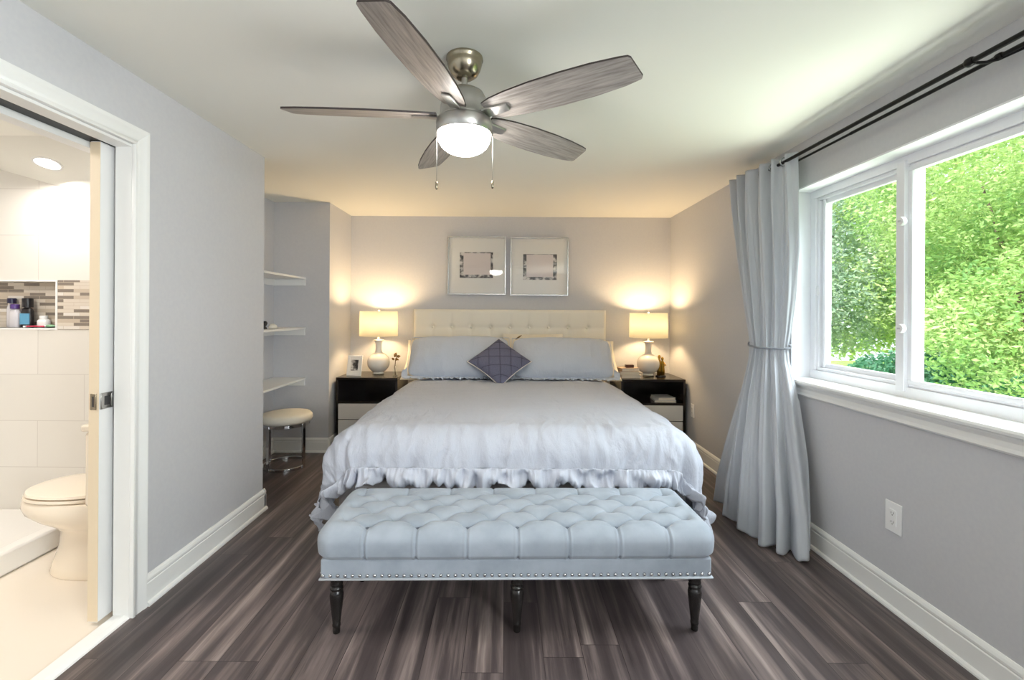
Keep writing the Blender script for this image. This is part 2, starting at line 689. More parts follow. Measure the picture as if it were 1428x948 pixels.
# right wall with the window opening and one added behind the camera
WY0, WY1, WZ0, WZ1 = 1.40, 2.75, 0.925, 2.053
w = MB()
w.box(XR, YR, 0, XR + 0.2, YB + 0.15, WZ0)
w.box(XR, YR, WZ1, XR + 0.2, YB + 0.15, ZC)
w.box(XR, WY1, WZ0, XR + 0.2, YB + 0.15, WZ1)
w.box(XR, -0.4, WZ0, XR + 0.2, WY0, WZ1)
w.box(XR, YR, WZ0, XR + 0.2, -1.8, WZ1)
struct(w, 'wall_right', 'wall')


def baseboard(name, segs):
    """segs: (axis, const, lo, hi, inward sign)"""
    prof = [(0, 0), (0.026, 0), (0.026, 0.008), (0.022, 0.016), (0.014, 0.02), (0.014, 0.098), (0.011, 0.102),
            (0.013, 0.108), (0.013, 0.116), (0.009, 0.126), (0.004, 0.133), (0, 0.134)]
    b = MB()
    for ax, c, lo, hi, sg in segs:
        if ax == 'Y':
            b.prism(prof, lambda a, z: (c + sg * a, lo, z), lambda a, z: (c + sg * a, hi, z))
        else:
            b.prism(prof, lambda a, z: (lo, c + sg * a, z), lambda a, z: (hi, c + sg * a, z))
    return struct(b, name, 'trim')


baseboard('baseboard_right', [('Y', XR, YR, YB, -1)])
baseboard('baseboard_left', [('Y', XL, 1.994, YA0 + 0.02, 1), ('X', YA0, XL - 0.2, XL + 0.014, 1)])
baseboard('baseboard_alcove', [('X', YA1, XA, XN, -1), ('Y', XA, YA0, YA1, 1), ('Y', XN, YA1, YB, 1)])
baseboard('baseboard_back', [('X', YB, XN, XR, -1)])

# door casing and jambs
b = MB()
cas = [(0, 0), (0.018, 0), (0.018, 0.012), (0.013, 0.016), (0.015, 0.03), (0.017, 0.055), (0.02, 0.062), (0.02, 0.074), (0, 0.076)]
b.prism(cas, lambda a, t: (XL + a, 1.917 + t, 0), lambda a, t: (XL + a, 1.917 + t, DZ + t))
b.prism(cas, lambda a, t: (XL + a, 1.033 - t, DZ + t), lambda a, t: (XL + a, 1.917 + t, DZ + t))
b.prism(cas, lambda a, t: (XL + a, 1.033 - t, 0), lambda a, t: (XL + a, 1.033 - t, DZ + t))
b.box(XL - 0.07, 1.917, 0, XL, 1.932, DZ)
b.box(XL - 0.21, 1.962, 0, XL - 0.148, 1.975, DZ)
b.box(XL - 0.07, 1.033, DZ - 0.012, XL, 1.93, DZ)
b.box(XL - 0.21, 1.033, DZ - 0.03, XL - 0.148, 1.975, DZ)
b.box(XL - 0.21, 1.02, 0, XL, 1.033, DZ)
struct(b, 'trim_1', 'trim', bevel=0.001, seg=1)
struct(MB().box(XL - 0.148, 1.033, DZ - 0.004, XL - 0.07, 1.93, DZ + 0.001), 'trim_2', 'black_metal')
# threshold
struct(MB().prism([(-0.07, 0), (0.012, 0), (0.008, 0.006), (-0.01, 0.014), (-0.055, 0.014), (-0.068, 0.004)],
                  lambda a, z: (XL + a - 0.01, 1.033, z), lambda a, z: (XL + a - 0.01, 1.917, z)), 'trim_3', 'trim')
# pocket door
dr = MB().box(-1.720, 1.868, 0.016, -1.68, 2.70, DZ - 0.006).build('door_1', 'door', bevel=0.002, seg=1)
tag(dr, kind='structure')
MB().box(-1.7205, 1.8672, 0.02, -1.6795, 1.869, DZ - 0.01).build('edge_strip', 'wood_edge', dr)
pl = MB()
pl.box(-1.681, 1.874, 0.895, -1.676, 1.93, 0.962).box(-1.676, 1.876, 0.897, -1.674, 1.881, 0.96).box(-1.676, 1.923, 0.897, -1.674, 1.928, 0.96)
pl.box(-1.676, 1.876, 0.897, -1.674, 1.928, 0.902).box(-1.676, 1.876, 0.955, -1.674, 1.928, 0.96)
pl = pl.build('door_pull', 'nickel', dr, bevel=0.0008)
MB().box(-1.6765, 1.89, 0.91, -1.6755, 1.915, 0.948).build('pull_recess', 'slot', pl)
lt = MB().box(-1.712, 1.8635, 0.895, -1.688, 1.868, 0.962).build('edge_latch', 'brass_nickel', dr, bevel=0.001)
MB().box(-1.703, 1.8625, 0.908, -1.697, 1.8637, 0.95).build('latch_slot', 'slot', lt)

# ---- bathroom shell
YS = 2.9
struct(MB().box(-4.2, 0.3, -0.05, -2.45, YS + 0.1, 0.0).box(-2.45, 0.3, -0.05, XL - 0.075, YA0 - 0.07, 0.002), 'floor_bathroom', 'tile_floor')
NX0, NX1, NZ0, NZ1 = -3.75, -2.885, 1.19, 1.487
bw = MB()
bw.box(-4.2, YS, 0, NX0, YS + 0.2, ZC)
bw.box(NX0, YS, 0, NX1, YS + 0.2, NZ0)
bw.box(NX0, YS, NZ1, NX1, YS + 0.2, ZC)
bw.box(NX1, YS, 0, XL - 0.21, YS + 0.005, ZC).box(NX1, YS + 0.005, 0, XA - 0.1, YS + 0.2, ZC)
struct(bw, 'wall_bathroom', 'tile_wall')
struct(MB().box(NX0, YS + 0.09, NZ0, NX1, YS + 0.1, NZ1).box(NX1 + 0.012, YS - 0.003, NZ0 - 0.01, XL - 0.211, YS, NZ1 + 0.01), 'wall_mosaic', 'mosaic')
struct(MB().box(NX0, YS - 0.006, NZ0 - 0.012, NX1 + 0.012, YS + 0.092, NZ0).box(NX0, YS - 0.006, NZ1, NX1 + 0.012, YS + 0.004, NZ1 + 0.01)
       .box(NX1, YS - 0.006, NZ0, NX1 + 0.012, YS + 0.09, NZ1), 'trim_4', 'trim')
struct(MB().box(-4.2, 0.2, 0, XL - 0.21, 0.3, ZC), 'wall_bathroom_rear', 'wall')
struct(MB().box(-4.3, 0.2, 0, -4.2, YS + 0.2, ZC), 'wall_bathroom_left', 'tile_wall')
# sloping ceiling over the shower
def slope_z(x, y):
    f_ = (y - 2.62) / (YS - 2.62)
    e_ = 2.472 + (x + 4.2) / (XL - 0.21 + 4.2) * (1.798 - 2.472)
    return ZC + f_ * (e_ - ZC)


sx_ = np.linspace(-4.2, XL - 0.21, 30)
sy_ = np.linspace(2.62, YS + 0.03, 12)
lo_ = np.array([[(x, y, slope_z(x, y)) for y in sy_] for x in sx_])
hi_ = lo_ + np.array([0, 0, 0.03])
sc = MB().grid(lo_).grid(hi_)
struct(sc, 'ceiling_shower', 'ceiling')
# curb and pan
struct(MB().box(-2.53, 0.3, 0, -2.45, YS, 0.115).box(-4.2, 0.3, 0, -2.53, YS, 0.03), 'shower_base', 'acrylic', bevel=0.012)

# ------------------------------------------------------------------ window
def window(name, y0, y1, detailed):
    z0, z1 = WZ0 + 0.0, WZ1
    xf = XR + 0.115           # room face of the frame
    ym = 2.09 if detailed else (y0 + y1) / 2
    f = MB()
    t = 0.05
    def ring(mb, xa, xb, ya, yb, za, zb, t):
        mb.box(xa, ya, za, xb, yb, za + t).box(xa, ya, zb - t, xb, yb, zb)
        mb.box(xa, ya, za + t, xb, ya + t, zb - t).box(xa, yb - t, za + t, xb, yb, zb - t)
    ring(f, xf, xf + 0.085, y0, y1, z0, z1, t)
    ring(f, xf + 0.012, xf + 0.085, y0 + t, y1 - t, z0 + t, z1 - t, 0.018)
    f.box(xf - 0.012, ym - 0.005, z0 + t - 0.02, xf + 0.085, ym + 0.04, z1 - t + 0.02)      # meeting stile
    fo = struct(f, name, 'vinyl', bevel=0.003)
    s = MB()
    ring(s, xf + 0.032, xf + 0.058, ym + 0.03, y1 - t - 0.014, z0 + t + 0.014, z1 - t - 0.014, 0.03)
    s.box(xf + 0.022, y1 - t - 0.05, z0 + t + 0.02, xf + 0.032, y1 - t - 0.03, z1 - t - 0.02)
    so = s.build('sash', 'vinyl', fo, bevel=0.003)
    MB().box(xf + 0.043, ym + 0.055, z0 + t + 0.04, xf + 0.047, y1 - t - 0.04, z1 - t - 0.04).build('pane', 'glass', so)
    s = MB()
    ring(s, xf + 0.006, xf + 0.03, y0 + t + 0.012, ym - 0.003, z0 + t + 0.012, z1 - t - 0.012, 0.022)
    so = s.build('sash', 'vinyl', fo, bevel=0.003)
    MB().box(xf + 0.016, y0 + t + 0.03, z0 + t + 0.03, xf + 0.02, ym - 0.02, z1 - t - 0.03).build('pane', 'glass', so)
    if detailed:
        for z in (1.245, 1.74):
            lk = MB().lathe([(0.019, 0), (0.021, 0.004), (0.021, 0.016), (0.016, 0.022)], (xf - 0.034, ym - 0.004, z), 20, 'X')
            lk = lk.build('sash_lock', 'plastic', fo, smooth=True, auto=40)
            MB().box(xf - 0.036, ym - 0.012, z - 0.004, xf - 0.03, ym + 0.004, z + 0.004).build('lock_tab', 'clearp', lk, bevel=0.001)
        MB().box(xf + 0.008, y1 - t - 0.012, 1.42, xf + 0.018, y1 - t + 0.004, 1.475).build('sash_latch', 'plastic', fo, bevel=0.002)
    return fo


window('window_1', WY0, WY1, True)
window('added_window', -1.8, -0.4, False)  # added unseen window behind the camera, there for the fill lamp
# reveal lining, stool and apron
b = MB()
b.box(XR + 0.001, WY0, WZ1 - 0.008, XR + 0.2, WY1, WZ1)
b.box(XR + 0.001, WY1 - 0.008, WZ0, XR + 0.2, WY1, WZ1 - 0.008)
b.box(XR + 0.001, WY0, WZ0, XR + 0.2, WY0 + 0.008, WZ1 - 0.008)
struct(b, 'trim_5', 'vinyl')
st = [(XR + 0.2, 0.90), (XR - 0.035, 0.90), (XR - 0.045, 0.905), (XR - 0.047, 0.915), (XR - 0.042, 0.924), (XR - 0.035, 0.927), (XR + 0.2, 0.927)]
b = MB().prism(st, lambda a, z: (a, WY0 - 0.06, z), lambda a, z: (a, WY1 + 0.02, z))
ap = [(XR, 0.90), (XR - 0.022, 0.90), (XR - 0.022, 0.89), (XR - 0.014, 0.875), (XR - 0.016, 0.855), (XR - 0.02, 0.842), (XR - 0.014, 0.834), (XR, 0.832)]
b.prism(ap, lambda a, z: (a, WY0 - 0.04, z), lambda a, z: (a, WY1, z))
struct(b, 'trim_6', 'trim')
b = MB().prism(st, lambda a, z: (a, -1.86, z), lambda a, z: (a, -0.34, z))
struct(b, 'added_window_trim', 'trim')  # stool of the added unseen window

# ------------------------------------------------------------------ alcove shelves
LAB = {0: 'white alcove shelf highest of the three, seen from below', 1: 'white alcove shelf in the middle of three, holding a small ornament',
       2: 'white alcove shelf lowest of the three, just above the round stool'}
for i, z in enumerate((1.618, 1.159, 0.694)):
    t = thing('wall_shelf', LAB[i], 'shelf', (XA, YA1, z), 0, 'white shelves in the alcove')
    MB().box(0.001, -(YA1 - YA0) + 0.001, -0.018, 0.30, -0.001, 0).build('board', 'shelf', t, bevel=0.002)
    MB().box(0.001, -0.018, -0.075, 0.295, -0.001, -0.018).build('support_cleat', 'shelf', t, bevel=0.0015)
    MB().box(0.001, -(YA1 - YA0) + 0.001, -0.075, 0.018, -0.019, -0.018).build('support_cleat', 'shelf', t, bevel=0.0015)
t = thing('ornament', 'small dark and beige ornament on the middle alcove shelf', 'ornament', (-1.96, 3.70, 1.159))
MB().lathe([(0.012, 0), (0.02, 0.004), (0.008, 0.02), (0.018, 0.035), (0.022, 0.05), (0.014, 0.062), (0.002, 0.066)], (-0.012, 0, 0), 16).build('dark_vessel', 'blackp', t, smooth=True)
MB().lathe([(0.004, 0), (0.028, 0.004), (0.034, 0.016), (0.026, 0.032), (0.01, 0.042), (0.002, 0.044)], (0.04, 0.03, 0), 16).build('pale_shell', 'cream', t, smooth=True)

# ------------------------------------------------------------------ bed
BX = 0.045
bed = thing('bed', 'king bed with tufted cream headboard under the pale grey bedding', 'bed', (BX, 4.7, 0))
# headboard: tufted front panel
na, nb = 181, 71
a = np.linspace(-0.995, 0.995, na)
zz = np.linspace(0.14, 1.335, nb)
A_, Z_ = np.meshgrid(a, zz, indexing='ij')
bx = [(-0.8 + 0.2 * i) for i in range(9)]
dep = np.zeros_like(A_)
for zr in (1.15, 0.95):
    for x in bx:
        d = np.hypot(A_ - x, Z_ - zr)
        dep += 0.018 * np.exp(-(d / 0.022) ** 2) + 0.006 * np.exp(-(d / 0.06) ** 2)
for x in bx:
    dep += 0.0035 * np.exp(-((A_ - x) / 0.012) ** 2) * (Z_ < 1.30)
for zr in (1.15, 0.95):
    dep += 0.005 * np.exp(-((Z_ - zr) / 0.012) ** 2)
ed = np.minimum(np.minimum(A_ + 0.995, 0.995 - A_), 1.335 - Z_)
rim = 0.02 * np.clip(1 - ed / 0.02, 0, 1) ** 2
G = np.stack([A_, -0.035 + dep + rim, Z_], -1)
hb = MB().grid(G)
Gb = np.stack([A_, np.full_like(A_, 0.055), Z_], -1)
n0 = len(hb.v)
hb.box(-0.995, -0.014, 0.14, 0.995, 0.055, 1.335)
hb.build('headboard', 'cream', bed, smooth=True, auto=50)
hbo = bed.children[0]
btn = MB().lathe([(0.011, 0), (0.0115, -0.002), (0.008, -0.006), (0.001, -0.0075)], (0, 0, 0), 14, 'Y')
first = None
for zr in (1.15, 0.95):
    for x in bx:
        if first is None:
            first = btn.build('button', 'cream', hbo, smooth=True)
            o = first
        else:
            o = first.copy()
            C.objects.link(o)
            o.parent = hbo
        o.location = (x, -0.012, zr)
MB().box(-0.99, -2.14, 0.14, 0.99, -0.05, 0.34).build('bed_base', 'sheet', bed, bevel=0.02)
MB().box(-0.965, -2.12, 0.341, 0.965, -0.06, 0.605).build('mattress', 'sheet', bed, bevel=0.05, seg=4)
for sx in (-0.9, 0.9):
    for y in (-2.05, -0.15):
        MB().lathe([(0.03, 0), (0.035, 0.14)], (sx, y, 0), 16).build('leg', 'leg_wood', bed, smooth=True, auto=40)

# ---- duvet
AH, RS, RF = 0.80, 0.23, 0.14
YF = 2.335 + RF                       # line where the foot drop begins
WL, WRT, WF = 0.50, 0.585, 0.275
ZT = 0.692


def duvet_surface(a, b, ruff=0.0):
    """a across (m from bed centre), b along (m from the foot line, negative = hanging)"""
    ea = np.maximum(np.abs(a) - AH, 0)
    eb = np.maximum(-b, 0)
    e = np.hypot(ea, eb)
    es = np.maximum(e, 1e-9)
    ca, cb = np.where(e > 0, ea / es, 0), np.where(e > 0, eb / es, 0)
    r = RS * ca ** 2 + RF * cb ** 2
    r = np.where(e > 0, r, RS)
    q = r * PI / 2
    th = np.clip(e / r, 0, PI / 2)
    out = r * np.sin(th) + np.maximum(e - q, 0) * 0.04
    dn = r * (1 - np.cos(th)) + np.maximum(e - q, 0)
    corner = (2 * ca * cb) ** 2
    ang = np.arctan2(cb, ca + 1e-9)
    # corner gathers
    fold = corner * np.clip((e - 0.16) / 0.3, 0, 1) * 0.045 * np.sin(ang * 9.0 + np.sign(a) * 0.8)
    # soft folds in the hanging sides
    side = np.clip((e - 0.2) / 0.3, 0, 1)
    along = np.where(ea > eb, b, a)
    fold = fold + side * (1 - corner) * 0.018 * np.sin(along * 11 + 1.3 * np.sin(along * 4.1))
    crease = np.where(a < 0, 0.95, 0.85)
    fold = fold - corner ** 0.3 * np.clip((e - 0.1) / 0.25, 0, 1) * 0.07 * np.exp(-((ang - crease) / 0.17) ** 2)
    out = (out + fold) * (1 - 0.25 * smoothstep(1.5, 1.82, b))
    x = np.clip(a, -AH, AH) + np.sign(a) * ca * out
    y = np.where(b < 0, 0, b) - cb * out
    # loft: puffed a little in the middle, thinner at the head end
    puff = 0.018 * np.cos(np.clip(a / 1.0, -1, 1) * PI / 2) * smoothstep(0, 0.35, b)
    z = ZT - dn + puff - 0.01 * smoothstep(1.35, 1.75, b)
    return np.stack([BX + x, YF + y, np.maximum(z, 0.02)], -1)


na, nb = 240, 200
av = np.concatenate([np.linspace(-AH - WL, -AH, 64)[:-1], np.linspace(-AH, AH, 150), np.linspace(AH, AH + WRT, 72)[1:]])
bv = np.concatenate([np.linspace(-WF, 0, 46)[:-1], np.linspace(0, 1.90, 165)])
Aa, Bb = np.meshgrid(av, bv, indexing='ij')
G = duvet_surface(Aa, Bb)
Nn = grid_normals(G)
if Nn[len(av) // 2, -40, 2] < 0:
    Nn = -Nn
disp = np.zeros(Aa.shape)
for i in range(len(av)):
    for j in range(len(bv)):
        a0, b0 = av[i], bv[j]
        foot = max(0.0, min(1.0, (0.30 - b0) / 0.35)) if abs(a0) < AH + 0.1 else 0.6
        d = 0.011 * nz(a0 * 2.3, b0 * 2.1, 3) + 0.005 * nz(a0 * 6, b0 * 5, 9)
        # crumples running down over the foot edge
        w1 = nz(a0 * 11 + 0.8 * nz(a0 * 3, b0 * 4, 5), b0 * 2.6, 1)
        w2 = nz(a0 * 24, b0 * 5.5 + 4, 2)
        w3 = nz(a0 * 17 + 1.5 * nz(a0 * 4, b0 * 7, 6), b0 * 4.5, 11)
        d += foot * (0.016 * (0.5 - abs(w1) * 1.6) + 0.009 * (0.4 - abs(w3) * 1.6) + 0.006 * w2)
        # light cross creases on top
        d += 0.0035 * (1 - 2 * abs(nz(a0 * 3.5, b0 * 8 + 7, 4))) * (1 - foot)
        disp[i, j] = d
G = G + Nn * disp[..., None]
duv = thing('duvet', 'pale blue grey linen duvet with ruffled edge spread over the bed', 'duvet', (BX, 3.3, 0.6))
off = np.array([BX, 3.3, 0.6])
MB().grid(G - off).build('cover', 'linen', duv, smooth=True, solid=0.022)

# ruffle along the hem
path = [(-AH - WL, b) for b in np.linspace(1.88, -WF, 160)] + [(a, -WF) for a in np.linspace(-AH - WL, AH + WRT, 240)[1:]] + [(AH + WRT, b) for b in np.linspace(-WF, 1.88, 170)[1:]]
path = np.array(path)
# dense resample
seg = np.hypot(*np.diff(path, axis=0).T)
cum = np.concatenate([[0], np.cumsum(seg)])
ss = np.linspace(0, cum[-1], 1500)
pa, pb = np.interp(ss, cum, path[:, 0]), np.interp(ss, cum, path[:, 1])
H0 = duvet_surface(pa, pb)
ea = np.maximum(np.abs(pa) - AH, 0) * np.sign(pa)
eb = np.maximum(-pb, 0)
nrm = np.stack([ea, -eb, 0 * ea], -1)
nrm /= np.linalg.norm(nrm, axis=1, keepdims=True) + 1e-9
rows = []
for k, t in enumerate(np.linspace(0, 1, 14)):
    gather = np.array([0.014 * nz(s * 42, 0.4 * t, 1) + 0.010 * nz(s * 75, 0.3 * t, 7) for s in ss])
    wave = np.array([0.085 * nz(s * 12, t * 1.1, 5) + 0.06 * nz(s * 25, t * 1.3, 8) + 0.02 * nz(s * 60, t, 9) for s in ss])
    hgt = 0.105 + np.array([0.06 * nz(s * 9, 2, 2) for s in ss])
    o_ = (0.010 + gather * (1 - 0.5 * t) + wave * t ** 0.7 + 0.016 * math.sin(t * PI * 0.7))
    q = H0 + nrm * o_[:, None]
    q[:, 2] = np.maximum(H0[:, 2] + 0.008 - t * hgt + np.abs(wave) * 0.6 * t, 0.012)
    rows.append(q)
MB().grid(np.stack(rows, 0) - off).build('ruffle', 'linen', duv, smooth=True, solid=0.004)


# ---- pillows
def pillow_grid(wd, ht, th, n=72, p=3.2, pinch=0.06, seed=0, wr=0.006, groove=None, rnd=0.0):
    u = np.sin(np.linspace(-1, 1, n) * PI / 2)
    U, V = np.meshgrid(u, u, indexing='ij')
    prof = ((1 - np.abs(U) ** p) * (1 - np.abs(V) ** p)).clip(0) ** 0.55
    sx = 1 - pinch * (1 - np.abs(U) ** 1.5) * 0 - pinch * (1 - V ** 2) * np.abs(U) ** 3
    sy = 1 - pinch * (1 - U ** 2) * np.abs(V) ** 3
    sx = sx - rnd * 0.5 * V ** 4 * np.abs(U) ** 2
    sy = sy - rnd * np.abs(U) ** 6 * np.abs(V) ** 2
    X, Y = U * wd / 2 * sx, V * ht / 2 * sy
    Zt = th / 2 * prof
    wv = np.zeros_like(X)
    for i in range(n):
        for j in range(n):
            x, y = X[i, j], Y[i, j]
            wv[i, j] = wr * (nz(x * 5, y * 4, seed) + 0.6 * nz(x * 16, y * 6, seed + 3))
    Zt = Zt + wv * np.minimum(1, prof * 2)
    if groove is not None:
        Zt = Zt - groove(X, Y) * np.minimum(1, prof * 3)
    top = np.stack([X, Y, Zt], -1)
    bot = np.stack([X, Y, -th / 2 * prof], -1)
    return top, bot


def pillow(mb_parent, wd, ht, th, m, name='body', **kw):
    top, bot = pillow_grid(wd, ht, th, **kw)
    b = MB().grid(top).grid(bot)
    return b.build(name, m, mb_parent, smooth=True, weld=True)


def orient(o, loc, lean, rz=0, spin=0):
    """lean: angle the pillow's face is tipped up from lying flat; its bottom edge faces the camera"""
    from mathutils import Matrix
    mt = Matrix.Rotation(rz, 4, 'Z') @ Matrix.Rotation(lean, 4, 'X') @ Matrix.Rotation(spin, 4, 'Z')
    o.rotation_euler = mt.to_euler()
    o.location = loc


def sham(label, loc, lean, rz, seed, wd=0.94, ht=0.46):
    t = thing('pillow', label, 'pillow', loc, 0, 'front pillows with ruffled edges')
    orient(t, loc, lean, rz)
    pillow(t, wd, ht, 0.25, 'sham', seed=seed, wr=0.014, p=2.4, pinch=0.03, rnd=0.14)
    # ruffle round the edge
    per = []
    hw, hh = wd / 2 - 0.004, ht / 2 - 0.004
    for x0, y0, x1, y1 in ((-hw, -hh, hw, -hh), (hw, -hh, hw, hh), (hw, hh, -hw, hh), (-hw, hh, -hw, -hh)):
        k = int(max(abs(x1 - x0), abs(y1 - y0)) / 0.0035)
        for i in range(k):
            per.append((x0 + (x1 - x0) * i / k, y0 + (y1 - y0) * i / k))
    per = np.array(per)
    s_ = np.arange(len(per)) * 0.0035
    nr = np.stack([np.sign(per[:, 0]) * (np.abs(per[:, 0]) > hw - 1e-6), np.sign(per[:, 1]) * (np.abs(per[:, 1]) > hh - 1e-6)], -1).astype(float)
    # soften normals at the corners
    for _ in range(12):
        nr = (nr + np.roll(nr, 1, 0) + np.roll(nr, -1, 0)) / 3
    nr /= np.linalg.norm(nr, axis=1, keepdims=True)
    rows = []
    for tt in np.linspace(-0.25, 1, 6):
        tz = max(tt, 0)
        wv = np.array([0.03 * nz(s * 26, tz, seed) + 0.02 * nz(s * 50, tz, seed + 5) for s in s_])
        keep = 0.08 + 0.92 * smoothstep(-0.12, -0.2, per[:, 1])
        q = np.concatenate([per + nr * (tt * 0.04 * keep)[:, None], (wv * tz * keep + tz * 0.03 * keep)[:, None]], 1)
        rows.append(q)
    MB().grid(np.stack(rows, 0), wrap=True).build('ruffle', 'sham', t, smooth=True, solid=0.003)
    return t


L1 = R(47)
sham('blue grey pillow with ruffled edge on the bed near the lamp with photo frame', (-0.425, 4.20, 0.893), L1, R(2), 3)
sham('blue grey pillow with ruffled edge on the bed near the lamp with books', (0.525, 4.20, 0.888), L1, R(-3), 8)
# sleeping pillows behind
for x, lab, sd in ((-0.47, 'cream sleeping pillow peeking out behind the blue grey pillow near the photo frame', 21),
                   (0.58, 'cream sleeping pillow peeking out behind the blue grey pillow near the stacked books', 27)):
    x += math.copysign(0.045, x)
    t = thing('pillow', lab, 'pillow', (x, 4.40, 0.82), 0, 'cream pillows at the headboard')
    orient(t, (x, 4.40, 0.845), R(44), 0)
    pillow(t, 0.94, 0.5, 0.17, 'cream_linen', seed=sd)
t = thing('pillow', 'cream accent pillow with brown leaf motif showing between the two front pillows', 'pillow', (0.16, 4.47, 0.86))
orient(t, (0.28, 4.50, 0.885), R(64), 0)
pillow(t, 0.62, 0.46, 0.13, 'cream_linen', seed=31)
for (x, y, s, rot) in ((-0.15, 0.165, 0.045, 0.7), (0.19, 0.165, 0.03, 0.1)):
    lf = MB()
    pts = [(-s, 0), (-s * .4, s * .22), (s * .4, s * .18), (s, 0), (s * .4, -s * .12), (-s * .4, -s * .16)]
    c_, s_2 = math.cos(rot), math.sin(rot)
    lf.prism(pts, lambda p, q: (x + p * c_ - q * s_2, y + p * s_2 + q * c_, 0.030), lambda p, q: (x + p * c_ - q * s_2, y + p * s_2 + q * c_, 0.048))
    lf.build('leaf_motif', 'brown_leaf', t)

# dark diamond cushion
t = thing('cushion', 'small dark slate diamond cushion with cream piping propped on the bed', 'cushion', (-0.05, 3.98, 0.87))
orient(t, (-0.05, 3.985, 0.872), R(42), R(3), R(45))
SD = 0.40
q45 = math.sqrt(0.5)


def pleats(X, Y):
    p, q = (X + Y) * q45, (X - Y) * q45
    g = np.zeros_like(X)
    for c in (-0.19, -0.095, 0.0, 0.095, 0.19):
        g += 0.005 * np.exp(-((p - c) / 0.0045) ** 2) + 0.005 * np.exp(-((q - c) / 0.0045) ** 2)
    return g


pillow(t, SD, SD, 0.15, 'dark_cushion', n=150, seed=41, wr=0.003, groove=pleats, pinch=0.08)
# stitched seams follow the pleats
top, bot = pillow_grid(SD, SD, 0.15, n=100, seed=41, wr=0.003, pinch=0.08)
from math import isfinite
TX, TY, TZ = top[..., 0].ravel(), top[..., 1].ravel(), top[..., 2].ravel()
for axis in (0, 1):
    for c in (-0.19, -0.095, 0.0, 0.095, 0.19):
        pts = []
        for s in np.linspace(-0.27, 0.27, 46):
            p, q = (c, s) if axis == 0 else (s, c)
            x, y = (p + q) * q45, (p - q) * q45
            if max(abs(x), abs(y)) > SD / 2 - 0.018:
                continue
            k = np.argmin((TX - x) ** 2 + (TY - y) ** 2)
            pts.append((x, y, TZ[k] - 0.0028))
        if len(pts) > 3:
            MB().tube(pts, 0.0016, 6).build('seam', 'dark_seam', t, smooth=True)
u = np.sin(np.linspace(-1, 1, 40) * PI / 2)
h = SD / 2
edge = []
for i in range(40):
    edge.append((u[i] * h, -h * (1 - 0.08 * (1 - u[i] ** 2)), 0))
for i in range(1, 40):
    edge.append((h * (1 - 0.08 * (1 - u[i] ** 2)), u[i] * h, 0))
for i in range(1, 40):
    edge.append((-u[i] * h, h * (1 - 0.08 * (1 - u[i] ** 2)), 0))
for i in range(1, 39):
    edge.append((-h * (1 - 0.08 * (1 - u[i] ** 2)), -u[i] * h, 0))
MB().tube(edge, 0.0045, 8, closed=True).build('piping', 'piping', t, smooth=True)

# ------------------------------------------------------------------ tufted bench
bench = thing('bench', 'pale blue velvet tufted bench with turned black legs at the foot of the bed', 'bench', (0.055, 1.82, 0), R(1.1))
BW, BD = 1.58, 0.42           # frame, local y from 0 (front) to BD
fb = MB().box(-BW / 2, 0, 0.236, BW / 2, BD, 0.316)
fr_o = fb.build('frame', 'velvet', bench, bevel=0.008)
MB().tube([(-BW / 2 - 0.002, -0.002, 0.238), (BW / 2 + 0.002, -0.002, 0.238), (BW / 2 + 0.002, BD + 0.002, 0.238), (-BW / 2 - 0.002, BD + 0.002, 0.238)], 0.005, 8, True).build('welt', 'velvet_trim', bench, smooth=True)
# cushion
CW, CD = BW + 0.035, BD + 0.03
r = 0.068
hA, hB = CW / 2 - r, CD / 2 - r
vert = 0.068
wlen = r * PI / 2 + vert
na, nb = 560, 230
av = np.linspace(-hA - wlen, hA + wlen, na)
bv = np.linspace(-hB - wlen, hB + wlen, nb)
Aa, Bb = np.meshgrid(av, bv, indexing='ij')
ea, eb = np.maximum(np.abs(Aa) - hA, 0), np.maximum(np.abs(Bb) - hB, 0)
# square-ish rounded corner; keep the hem level
e = np.maximum(ea, eb)
hyp = np.maximum(np.hypot(ea, eb), 1e-9)
ca, cb = np.where(e > 0, ea / hyp, 0), np.where(e > 0, eb / hyp, 0)
th = np.clip(e / r, 0, PI / 2)
bulge = 1 + 0.10 * np.sin(np.clip((e - r * 0.8) / (wlen - r * 0.8), 0, 1) * PI)
out = r * np.sin(th) * bulge - 0.016 * smoothstep(wlen - 0.022, wlen, e)
dn = r * (1 - np.cos(th)) + np.maximum(e - r * PI / 2, 0)
ZTOP = 0.452
SXB, SYB = 0.204, 0.0625
Y0B = -hB - 0.030            # first button row, cushion coordinates
P_ = (Aa / SXB + (Bb - Y0B) / (2 * SYB))
Q_ = (Aa / SXB - (Bb - Y0B) / (2 * SYB))
inside = (Bb > Y0B - 0.001)
puff = (np.abs(np.sin(PI * P_)) * np.abs(np.sin(PI * Q_))) ** 0.4
lim = smoothstep(hA + 0.02, hA - 0.05, np.abs(Aa))
# diagonal pleats between the buttons, straight pleats over the front and back edges
dP = np.abs(P_ - np.round(P_)) * SXB * 0.6
dQ = np.abs(Q_ - np.round(Q_)) * SXB * 0.6
dF = np.abs(Aa / SXB - np.round(Aa / SXB)) * SXB
dB = np.abs(Aa / SXB - 0.5 - np.round(Aa / SXB - 0.5)) * SXB
pleat = np.exp(-(dP / 0.006) ** 2) + np.exp(-(dQ / 0.006) ** 2)
front = np.exp(-(dF / 0.0045) ** 2) - 0.35 * np.exp(-((dF - 0.010) / 0.004) ** 2)
back = np.exp(-(dB / 0.0045) ** 2)
tr = smoothstep(Y0B - 0.006, Y0B + 0.006, Bb)
lastY = Y0B + 5 * SYB
tr2 = 1 - smoothstep(lastY - 0.006, lastY + 0.006, Bb)
relief = 0.011 * (puff - 1) * tr * tr2 - 0.004 * pleat * tr * tr2 - 0.006 * front * (1 - tr) - 0.006 * back * (1 - tr2)
